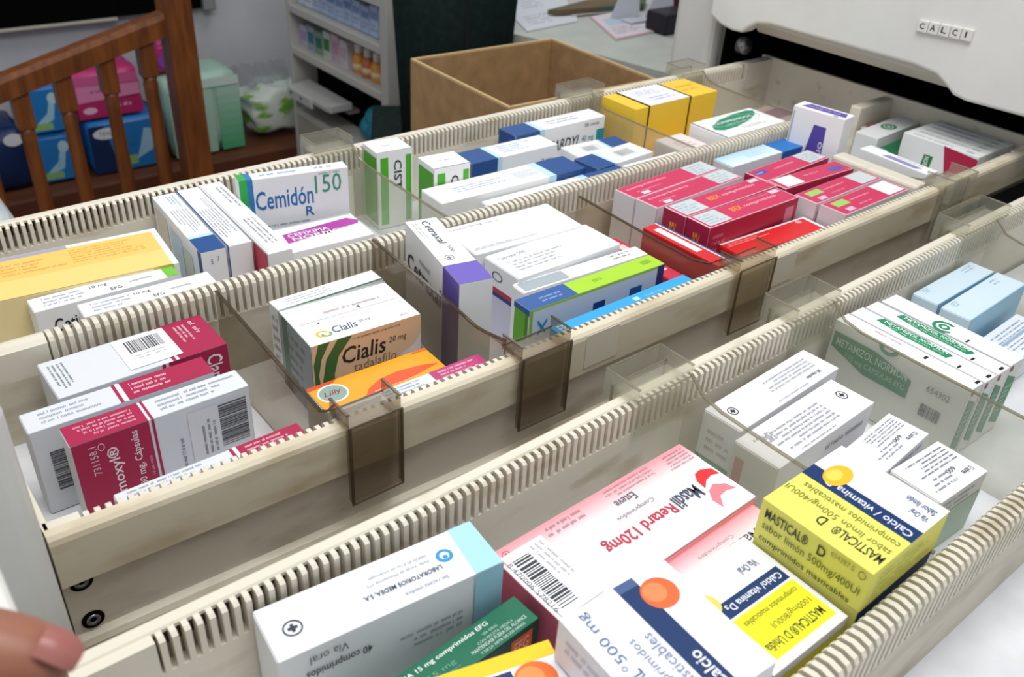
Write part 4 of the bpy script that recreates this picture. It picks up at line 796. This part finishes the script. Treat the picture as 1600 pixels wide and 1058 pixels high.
names = ['first white box of the row with crimson triangle and green logo', 'second white box in the row behind the crimson triangle', 'third white box in the row behind the crimson triangle', 'fourth white box in the row behind the crimson triangle', 'fifth white box in the row behind the crimson triangle', 'last white box in the row, deepest under the drawer front']
for i in range(6):
    pr = [('T', 3, [('m', 0.1, 0.3, 0.75, 0.7, 1, '#8F9A98'), ('r', 0.8, 0.3, 0.9, 0.7, '#B9C9BE')]), ('F', 0, [('r', 0.2, 0.2, 0.7, 0.6, '#B9BDBB'), ('r', 0.35, 0.62, 0.6, 0.85, '#B8405A' if i == 1 else '#9FB5A6')])]
    if i == 0: pr.append(('L', 0, [('p', [(0.55, 1), (1.0, 0.95), (1.0, 0.3), (0.7, 0.3)], '#B01E46'), ('p', [(0.32, 0.35), (0.44, 0.35), (0.46, 0.75), (0.34, 0.75)], '#1F7A4A')]))
    if i == 0: pr.append(('L', 3, [('T', 0.28, 0.355, 0.6, 0.415, 'NORMON', W1)]))
    carton((rowx + 0.0143 * i, 0.0744, -0.008, 0, 13.8, 94), names[i], pr, '#E8E8E8', group='white boxes in a row at the back', flap=False)

# ------------------------------------------------------------------ boxes of the nearer drawer
def nb(*a, **k): return carton(*a, floor=FB, **k)
nb((0.1530, -0.1165, 0.000, -5.6, 118, 33), 'long white box with pale blue end in the near front corner',
   [('T', 0, [('p', [(0.885, 1), (1, 1), (1, 0), (0.865, 0)], '#A9D8EC'), ('e', 0.80, 0.56, 0.038, 0.13, '#2E93CC'), ('e', 0.80, 0.56, 0.022, 0.075, '#E6F1F6'), ('e', 0.80, 0.53, 0.012, 0.04, '#2E93CC'), ('cross', 0.105, 0.44, 0.04, 0.14, '#33384E')]),
    ('T', 2, [('T', 0.24, 0.56, 0.60, 0.66, 'LABORATORIOS MEDEA, S.A.', '#4C5568'), ('t', 0.27, 0.38, 0.56, 0.45, 'Avda. Verge de Montserrat 215', '#8F95A2'), ('t', 0.27, 0.26, 0.54, 0.33, '08820 El Prat de Llobregat', '#A3A8B2'), ('t', 0.24, 0.80, 0.44, 0.87, 'Sin receta m\u00e9dica', '#8F95A2')]),
    ('F', 0, [('r', 0.86, 0, 1, 1, '#A3D2E6')]), ('F', 2, [('T', 0.62, 0.2, 0.9, 0.3, '40 comprimidos', '#4A4A52'), ('t', 0.72, 0.08, 0.88, 0.16, 'V\u00eda oral', '#6A6A72'), ('m', 0.2, 0.3, 0.5, 0.5, 3, '#8A8A92')])], '#EAEBEF')
nb((0.1585, -0.1590, -0.020, 4, 110, 18.5), 'dark green box with white lettering beside the long white box',
   [('T', 0, [('T', 0.22, 0.68, 0.80, 0.86, 'PHARMA 15 mg comprimidos EFG', '#EAF3EE'), ('t', 0.74, 0.52, 0.83, 0.62, 'V\u00cdA ORAL', '#BBD6C8'), ('t', 0.69, 0.37, 0.9, 0.47, 'CON RECETA M\u00c9DICA', '#BBD6C8'), ('t', 0.64, 0.22, 0.96, 0.33, 'MANTENGASE FUERA DEL ALCANCE', '#D6E7DD'), ('t', 0.67, 0.08, 0.93, 0.18, 'Y DE LA VISTA DE LOS NI\u00d1OS', '#D6E7DD'), ('t', 0.42, 0.3, 0.56, 0.48, '15 mg', '#6FA88C'), ('m', 0.42, 0.06, 0.58, 0.26, 2, '#6FA88C')]),
    ('F', 0, [('r', 0, 0, 1, 1, '#173D30'), ('r', 0.83, 0.62, 0.96, 0.92, '#E2622A'), ('t', 0.85, 0.68, 0.94, 0.86, 'EFG', '#F3C9A8'), ('m', 0.4, 0.7, 0.8, 0.85, 1, '#D6D86A')])], '#1E6B50')
nb((0.2985, -0.1444, -0.020, 1.6, 156, 60), 'large pink and white box with red lettering and big bar code',
   [('T', 0, [('g', 0, 0.70, 1, 1, '#F3ECEE', '#F09AA2', 9), ('p', [(0.875, 0.38), (0.88, 0.50), (0.905, 0.585), (0.94, 0.60), (0.985, 0.545), (0.99, 0.44), (0.955, 0.475), (0.915, 0.455)], '#E2343C'), ('p', [(0.845, 0.23), (0.875, 0.335), (0.915, 0.375), (0.96, 0.31), (0.975, 0.20), (0.935, 0.235), (0.89, 0.225), (0.85, 0.10)], '#F0848E'), ('cross', 0.045, 0.90, 0.018, 0.05, '#C84A58')]),
    ('T', 2, [('T', 0.15, 0.50, 0.285, 0.68, 'Masdil', '#4A4E66'), ('T', 0.30, 0.50, 0.66, 0.68, 'Retard 120mg', '#C8384E'), ('t', 0.33, 0.36, 0.52, 0.43, 'Comprimidos', '#9A8A92'), ('t', 0.37, 0.20, 0.47, 0.30, 'Esteve', '#55586A'), ('m', 0.22, 0.03, 0.5, 0.18, 3, '#B98A94'), ('m', 0.02, 0.04, 0.18, 0.26, 5, '#A87C88'), ('m', 0.6, 0.05, 0.8, 0.2, 2, '#C093A0')]),
    ('T', 3, [('r', 0.1, 0.015, 0.93, 0.2, '#F2F2F3'), ('bar', 0.2, 0.035, 0.86, 0.11, '#3A3A42'), ('m', 0.15, 0.125, 0.7, 0.19, 3, '#8A8A92'), ('t', 0.2, 0.012, 0.85, 0.03, '8 470006 578216', '#6A6A72')]),
    ('F', 0, [('g', 0, 0.5, 1, 1, '#F3EDEF', '#F09AA4', 8)]), ('L', 0, [('r', 0, 0, 1, 1, '#D0647A')])], '#F1EFF1', ends='#D0647A')
nb((0.2990, -0.1868, -0.024, 1.6, 150, 23.5), 'narrow white and pink box lying along the near side of the large pink one',
   [('T', 0, [('g', 0, 0.35, 1, 1, '#F3EBED', '#F29AA3', 8)]), ('T', 2, [('T', 0.10, 0.55, 0.27, 0.85, 'Masdil', '#55586A'), ('T', 0.30, 0.55, 0.50, 0.85, '60mg', '#C8384E'), ('t', 0.2, 0.30, 0.40, 0.45, 'Comprimidos', '#A08A92')])], '#F1EAEC')
def mastical(ps, lab, T, L, H=None, base='#ECE974', F=None):
    return nb(ps, lab, [('T', 1, T), ('L', 0, L), ('F', 0, F or [])], base=base, H=H, flap=False)
YL = '#ECE96E'; NV = '#1C3766'
mastical((0.3628, -0.2352, 0.030, 0.6, 71, 64), 'yellow, navy and white box with yellow ball on top of another box',
         [('r', 0, 0, 1, 0.37, '#EDEEF2'), ('r', 0, 0.37, 1, 0.53, NV), ('T', 0.03, 0.80, 0.46, 0.90, 'MASTICAL\u00ae', '#3E4030'), ('T', 0.53, 0.80, 0.60, 0.90, 'D', '#3E4030'), ('t', 0.04, 0.69, 0.98, 0.775, 'sabor lim\u00f3n 500mg/400UI', '#77783A'), ('t', 0.04, 0.575, 0.9, 0.66, 'comprimidos masticables', '#77783A'), ('T', 0.04, 0.41, 0.86, 0.50, 'Calcio / vitamina D\u2083', '#E3E8F2'),
          ('e', 0.79, 0.34, 0.105, 0.145, '#F2B92E'), ('e', 0.81, 0.36, 0.06, 0.08, '#F8D25A'), ('T', 0.05, 0.20, 0.2, 0.265, 'V\u00eda Oral', '#55607C'), ('T', 0.05, 0.09, 0.3, 0.16, 'Sabor lim\u00f3n', '#55607C')],
         [('T', 0.06, 0.62, 0.46, 0.86, 'MASTICAL\u00ae', '#34352A'), ('T', 0.55, 0.62, 0.62, 0.86, 'D', '#34352A'), ('t', 0.06, 0.30, 0.95, 0.54, 'sabor lim\u00f3n 500mg/400UI', '#5E5F34'), ('T', 0.06, 0.02, 0.9, 0.2, 'comprimidos masticables', '#4A4B30'), ('t', 0.66, 0.8, 0.86, 0.92, '654387.5', '#8F9046'), ('ring', 0.93, 0.84, 0.03, 0.09, 0.2, '#6A6B38')], H=27,
         F=[('m', 0.1, 0.2, 0.9, 0.85, 4, '#A8A752')], base='#E9E56C')
mastical((0.3628, -0.2352, 0.0025, 0.6, 70, 63), 'navy-edged yellow box underneath the top yellow and navy box', [], [('m', 0.1, 0.7, 0.9, 0.95, 2, '#6A6B48')], base='#E5E07A', F=[('r', 0, 0.72, 1, 1, NV), ('m', 0.1, 0.76, 0.9, 0.96, 1, '#8A97B8')])
nb((0.2965, -0.2318, 0.000, -0.6, 58, 65), 'white, navy and bright yellow box between two ball-printed boxes',
   [('T', 2, [('r', 0.06, 0.52, 0.86, 0.93, '#F0EC2C'), ('r', 0.06, 0.36, 0.86, 0.50, NV), ('T', 0.1, 0.39, 0.8, 0.465, 'Calcio/ vitamina D\u2083', '#E9EDF5'), ('T', 0.12, 0.80, 0.84, 0.885, 'MASTICAL\u00ae D Unidia', '#3E4030'), ('t', 0.12, 0.68, 0.62, 0.75, '1000mg/800UI', '#6C6E2C'), ('t', 0.12, 0.56, 0.8, 0.63, 'comprimidos masticables', '#6C6E2C'), ('T', 0.16, 0.2, 0.38, 0.275, 'V\u00eda Oral', '#66708A'), ('e', 0.89, 0.32, 0.10, 0.10, '#E9CF62')]),
    ('F', 0, [('r', 0, 0, 1, 0.9, '#E9E32C'), ('m', 0.1, 0.4, 0.9, 0.8, 3, '#8F8F3A')])], base='#EFEFF2', flap=False)
nb((0.222, -0.2340, 0.028, -3, 63.7, 68), 'white and navy box with an orange ball print on top of a stack',
   [('T', 1, [('r', 0, 0.33, 0.93, 0.51, NV), ('r', 0.93, 0.33, 1, 0.51, '#4A608C'), ('e', 0.80, 0.25, 0.13, 0.145, '#E86A3A'), ('e', 0.82, 0.28, 0.08, 0.09, '#F08A58'), ('T', -0.0, 0.80, 0.44, 0.91, 'MASTICAL', '#56709C'), ('t', 0.52, 0.80, 0.95, 0.90, '500 mg', '#56709C'), ('ring', 0.48, 0.89, 0.02, 0.02, 0.3, '#56709C'), ('t', 0.1, 0.66, 0.62, 0.745, 'comprimidos', '#7E8CA8'), ('t', 0.1, 0.55, 0.6, 0.635, 'masticables', '#7E8CA8'), ('T', 0.05, 0.375, 0.34, 0.475, 'Calcio', '#EDF0F6')]),
    ('L', 0, [('m', 0.1, 0.4, 0.8, 0.8, 2, '#B9BCC8')])], base='#EFEFF3', H=26.5, flap=False)
carton((0.236, -0.2360, 0.0010, -3, 40, 60), 'plain white box hidden under the orange-ball box of the stack', [], '#E4E4E8', floor=FB, flap=False)
nb((0.158, -0.2120, 0.000, -15, 64, 66), 'white box with orange ball print cut off by the bottom edge of the photo',
   [('T', 1, [('r', 0.88, 0, 1, 1, '#F0C92A'), ('r', 0, 0.36, 0.86, 0.56, NV), ('e', 0.74, 0.22, 0.14, 0.16, '#E8702E'), ('e', 0.76, 0.25, 0.09, 0.1, '#F29250'), ('e', 0.78, 0.68, 0.1, 0.1, '#E8843A'), ('T', 0.5, 0.42, 0.62, 0.5, 'D\u2083', '#EDF0F6'), ('T', 0.0, 0.8, 0.7, 0.9, 'MASTICAL', '#56709C')])], base='#EFEFF2', flap=False)
# second compartment
nb((0.4717, -0.1124, -0.015, 3.0, 118, 30), 'white box with cross emblem at its near end beside the slotted rail',
   [('T', 0, [('cross', 0.11, 0.55, 0.032, 0.13, '#33363E')]), ('T', 2, [('T', 0.12, 0.70, 0.26, 0.82, '30 c\u00e1psulas', '#55586A'), ('m', 0.1, 0.2, 0.6, 0.62, 4, '#8F93A2'), ('m', 0.3, 0.85, 0.7, 0.95, 1, '#9A9EAC')]), ('L', 0, [('r', 0, 0.05, 1, 0.3, '#5E9A78'), ('m', 0.2, 0.4, 0.8, 0.8, 3, '#C9A9A9')])], base='#EDEDF0')
nb((0.4590, -0.1487, -0.015, 2.4, 112, 34), 'white box with cross emblem at its far end, nearer of the pair',
   [('T', 0, [('cross', 0.90, 0.55, 0.035, 0.13, '#33363E')]), ('T', 2, [('m', 0.3, 0.25, 0.9, 0.85, 6, '#8F93A2'), ('m', 0.4, 0.9, 0.8, 0.97, 1, '#6A6E7A'), ('m', 0.78, 0.2, 0.95, 0.5, 3, '#8A8A94')]), ('F', 0, [('m', 0.5, 0.7, 0.95, 0.85, 1, '#77777E')]), ('L', 0, [('r', 0.1, 0.3, 0.3, 0.8, '#D9A9A4')])], base='#ECEAEC')
for (ps, lab) in (((0.4891, -0.1907, -0.018, 4.5, 59, 28.5), 'small white text-covered box behind the yellow-navy box, left of two'), ((0.4901, -0.2265, -0.018, -2.3, 53, 35), 'small white text-covered box behind the yellow-navy box, right of two')):
    nb(ps, lab, [('T', 2, [('T', 0.1, 0.72, 0.3, 0.84, '12 sobres', '#3E414C'), ('T', 0.3, 0.55, 0.46, 0.66, '600', '#3E414C'), ('m', 0.08, 0.1, 0.85, 0.5, 5, '#777C8C'), ('m', 0.45, 0.55, 0.9, 0.85, 3, '#8F93A2')]), ('F', 0, [('r', 0, 0, 1, 0.7, '#B4CDBE'), ('m', 0.1, 0.75, 0.9, 0.95, 2, '#8A8F98')])], base='#EDEDF1')
# third compartment: white and green boxes on edge, then pale blue ones
GN = '#1E8A5E'
def metam(ps, lab, T, L=None):
    nb(ps, lab, [('T', 3, T), ('F', 0, [('p', [(0.15, 0.2), (0.85, 0.1), (0.85, 0.75), (0.15, 0.85)], '#3F8F6C'), ('m', 0.25, 0.3, 0.75, 0.7, 6, '#D3E6DC'), ('r', 0.1, 0.9, 0.3, 0.97, '#A03A4A')])] + ([('L', 0, L)] if L else []), base='#EDEEEE', flap=False)
band = lambda a, b, v0, v1: [('p', [(a, v1), (a - 0.02, v0 + 0.2), (a + 0.2, v0), (b, v0), (b + 0.02, v1 - 0.2), (b - 0.2, v1)], GN), ('T', a + 0.03, (v0 + v1) / 2, b - 0.02, v1 - 0.08, 'METAMIZOL NORMON', '#EAF5EF'), ('t', a + 0.08, v0 + 0.08, b - 0.03, (v0 + v1) / 2 - 0.08, '575 mg c\u00e1psulas EFG', '#CFE6DA'), ('r', 0.80, 0.02, 0.815, 0.3, '#26262A'), ('r', 0.965, 0.4, 0.985, 0.7, '#26262A')]
metam((0.5752, -0.1480, -0.002, -0.8, 16, 109), 'white box with green band facing the clear divider, nearest of the green-lettered row',
      [('r', 0, 0.93, 1, 0.97, '#B9B9BE'), ('r', 0.62, 0.45, 0.64, 0.75, '#26262A'), ('r', 0.965, 0.6, 0.985, 0.9, '#26262A'), ('m', 0.25, 0.5, 0.5, 0.8, 1, '#D9A9B4')],
      [('p', [(0.02, 0.66), (0.02, 0.86), (0.34, 0.86), (0.63, 0.74), (0.63, 0.50), (0.30, 0.50)], GN), ('T', 0.05, 0.70, 0.60, 0.80, 'METAMIZOL NORMON', '#CFE3D8'), ('t', 0.14, 0.56, 0.60, 0.65, '575 mg CAPSULAS EFG', '#B9D6C8'), ('ring', 0.42, 1.0, 0.075, 0.11, 0.4, '#3E9A74', 180, 360), ('t', 0.74, 0.72, 0.9, 0.8, '654302', '#8A8A86'), ('bar', 0.74, 0.4, 0.88, 0.56, '#6A6A6E')])
metam((0.5925, -0.1490, -0.002, -1.0, 16.5, 109), 'white box with green band on its edge, second of the green-lettered row', band(0.18, 0.70, 0.3, 0.92) + [('r', 0, 0.95, 1, 0.98, '#B9B9BE')])
metam((0.6105, -0.1500, -0.002, -1.4, 16.5, 108), 'white box with green band on its edge, third of the green-lettered row', band(0.22, 0.76, 0.3, 0.92))
metam((0.6315, -0.1510, -0.002, -2.0, 20, 106), 'white box with round green emblem on its edge, last of the green-lettered row', [('ring', 0.47, 0.35, 0.085, 0.42, 0.3, GN, 60, 330), ('ring', 0.47, 0.35, 0.04, 0.2, 0.5, GN), ('r', 0.66, 0.05, 0.675, 0.3, '#26262A')])
for (ps, lab) in (((0.7418, -0.1015, -0.020, 1.2, 101, 23), 'pale blue box lying against the near drawer rail'), ((0.7422, -0.1285, -0.020, 2.0, 104, 26), 'pale blue box, right of the pair behind the green-lettered boxes')):
    nb(ps, lab, [('T', 0, [('m', 0.1, 0.7, 0.2, 0.95, 3, '#93BEDA'), ('m', 0.75, 0.6, 0.92, 0.9, 2, '#B4D2E6'), ('r', 0, 0, 1, 0.04, '#A5CBE2')]), ('F', 0, [('r', 0, 0, 1, 1, '#9CC6DE')])], base='#CFE2EE')
nb((0.728, -0.1660, -0.040, 2, 96, 34), 'white box with blue print lying low right of the pale blue pair', [('T', 2, [('m', 0.1, 0.15, 0.9, 0.9, 7, '#8FA6C4'), ('r', 0.2, 0.45, 0.7, 0.52, '#9AB0CC')])], base='#E4E9EF')

# ------------------------------------------------------------------ hand gripping the nearer drawer front
def skin_mesh(chains, name, mat):
    vs, es, rs = [], [], []
    idx = {}
    def V(p, r):
        k = tuple(round(c, 6) for c in p)
        if k not in idx: idx[k] = len(vs); vs.append(p); rs.append(r)
        return idx[k]
    for ch_ in chains:
        prev = None
        for (p, r) in ch_:
            i = V(p, r)
            if prev is not None and prev != i: es.append((prev, i))
            prev = i
    me = bpy.data.meshes.new(name); me.from_pydata(vs, es, []); o = bpy.data.objects.new(name, me); COL.objects.link(o)
    sk = o.modifiers.new('skin', 'SKIN'); sk.use_smooth_shade = True
    sv = me.skin_vertices[0].data
    for i, r in enumerate(rs): sv[i].radius = (r, r)
    sv[0].use_root = True
    ss = o.modifiers.new('sub', 'SUBSURF'); ss.levels = 2; ss.render_levels = 2
    bpy.context.view_layer.update()
    dg = bpy.context.evaluated_depsgraph_get()
    m2 = bpy.data.meshes.new_from_object(o.evaluated_get(dg))
    o.modifiers.clear(); o.data = m2; m2.materials.clear(); m2.materials.append(mat)
    for p in m2.polygons: p.use_smooth = True
    return o
palm = ((-0.088, -0.192, 0.074), 0.021)
wrist = ((-0.138, -0.205, 0.032), 0.024)
arm = ((-0.21, -0.225, -0.035), 0.030)
chains = [[(arm[0], arm[1]), wrist, palm]]
FD = (0.79, -0.61)
FINGERS = [(-0.0465, -0.1440, 1.0, 0.0132), (-0.0610, -0.1660, 1.06, 0.0122), (-0.0750, -0.1870, 1.0, 0.0114), (-0.0880, -0.2060, 0.86, 0.0100)]
for (kx, ky, ln, r) in FINGERS:
    Q = lambda t, z: (kx + FD[0] * t * ln, ky + FD[1] * t * ln, z)
    chains.append([palm, (Q(0, 0.108), r * 1.18), (Q(0.024, 0.1315), r * 1.1), (Q(0.046, 0.1355), r), (Q(0.063, 0.130), r * 0.98), (Q(0.0735, 0.1225), r * 0.8)])
chains.append([palm, ((-0.074, -0.160, 0.066), 0.0135), ((-0.056, -0.140, 0.064), 0.011), ((-0.042, -0.122, 0.068), 0.0098), ((-0.038, -0.106, 0.072), 0.007)])
hand = skin_mesh(chains, 'hand', M['skin'])
tag(hand, 'hand gripping the front of the nearer drawer at the lower left corner', 'hand')
for (kx, ky, ln, r) in FINGERS:
    m = MB()
    fd = Vector((FD[0], FD[1], 0)); up = Vector((0, 0, 1))
    ax = (fd * 0.76 - up * 0.65).normalized(); n = (fd * 0.65 + up * 0.76).normalized(); w = fd.cross(up)
    c = Vector((kx, ky, 0)) + fd * (0.0675 * ln) + up * 0.1285 + n * (r * 0.80)
    vs = []; fs = []
    for i in range(5):
        for j in range(7):
            a = (i / 4 - 0.5) * 2; b = (j / 6 - 0.5) * 2
            wd = 0.0056 * (1 - 0.25 * max(0, a) ** 2 - 0.1 * max(0, -a) ** 2)
            vs.append(c + ax * (0.0058 * a) + w * (wd * b) + n * (0.0022 - 0.0026 * b * b - 0.0012 * a * a))
    for i in range(4):
        for j in range(6): fs.append((i * 7 + j, i * 7 + j + 1, (i + 1) * 7 + j + 1, (i + 1) * 7 + j))
    m.add(vs, fs, pm('#9E645C', 0.3), True)
    m.obj('fingernail', hand)
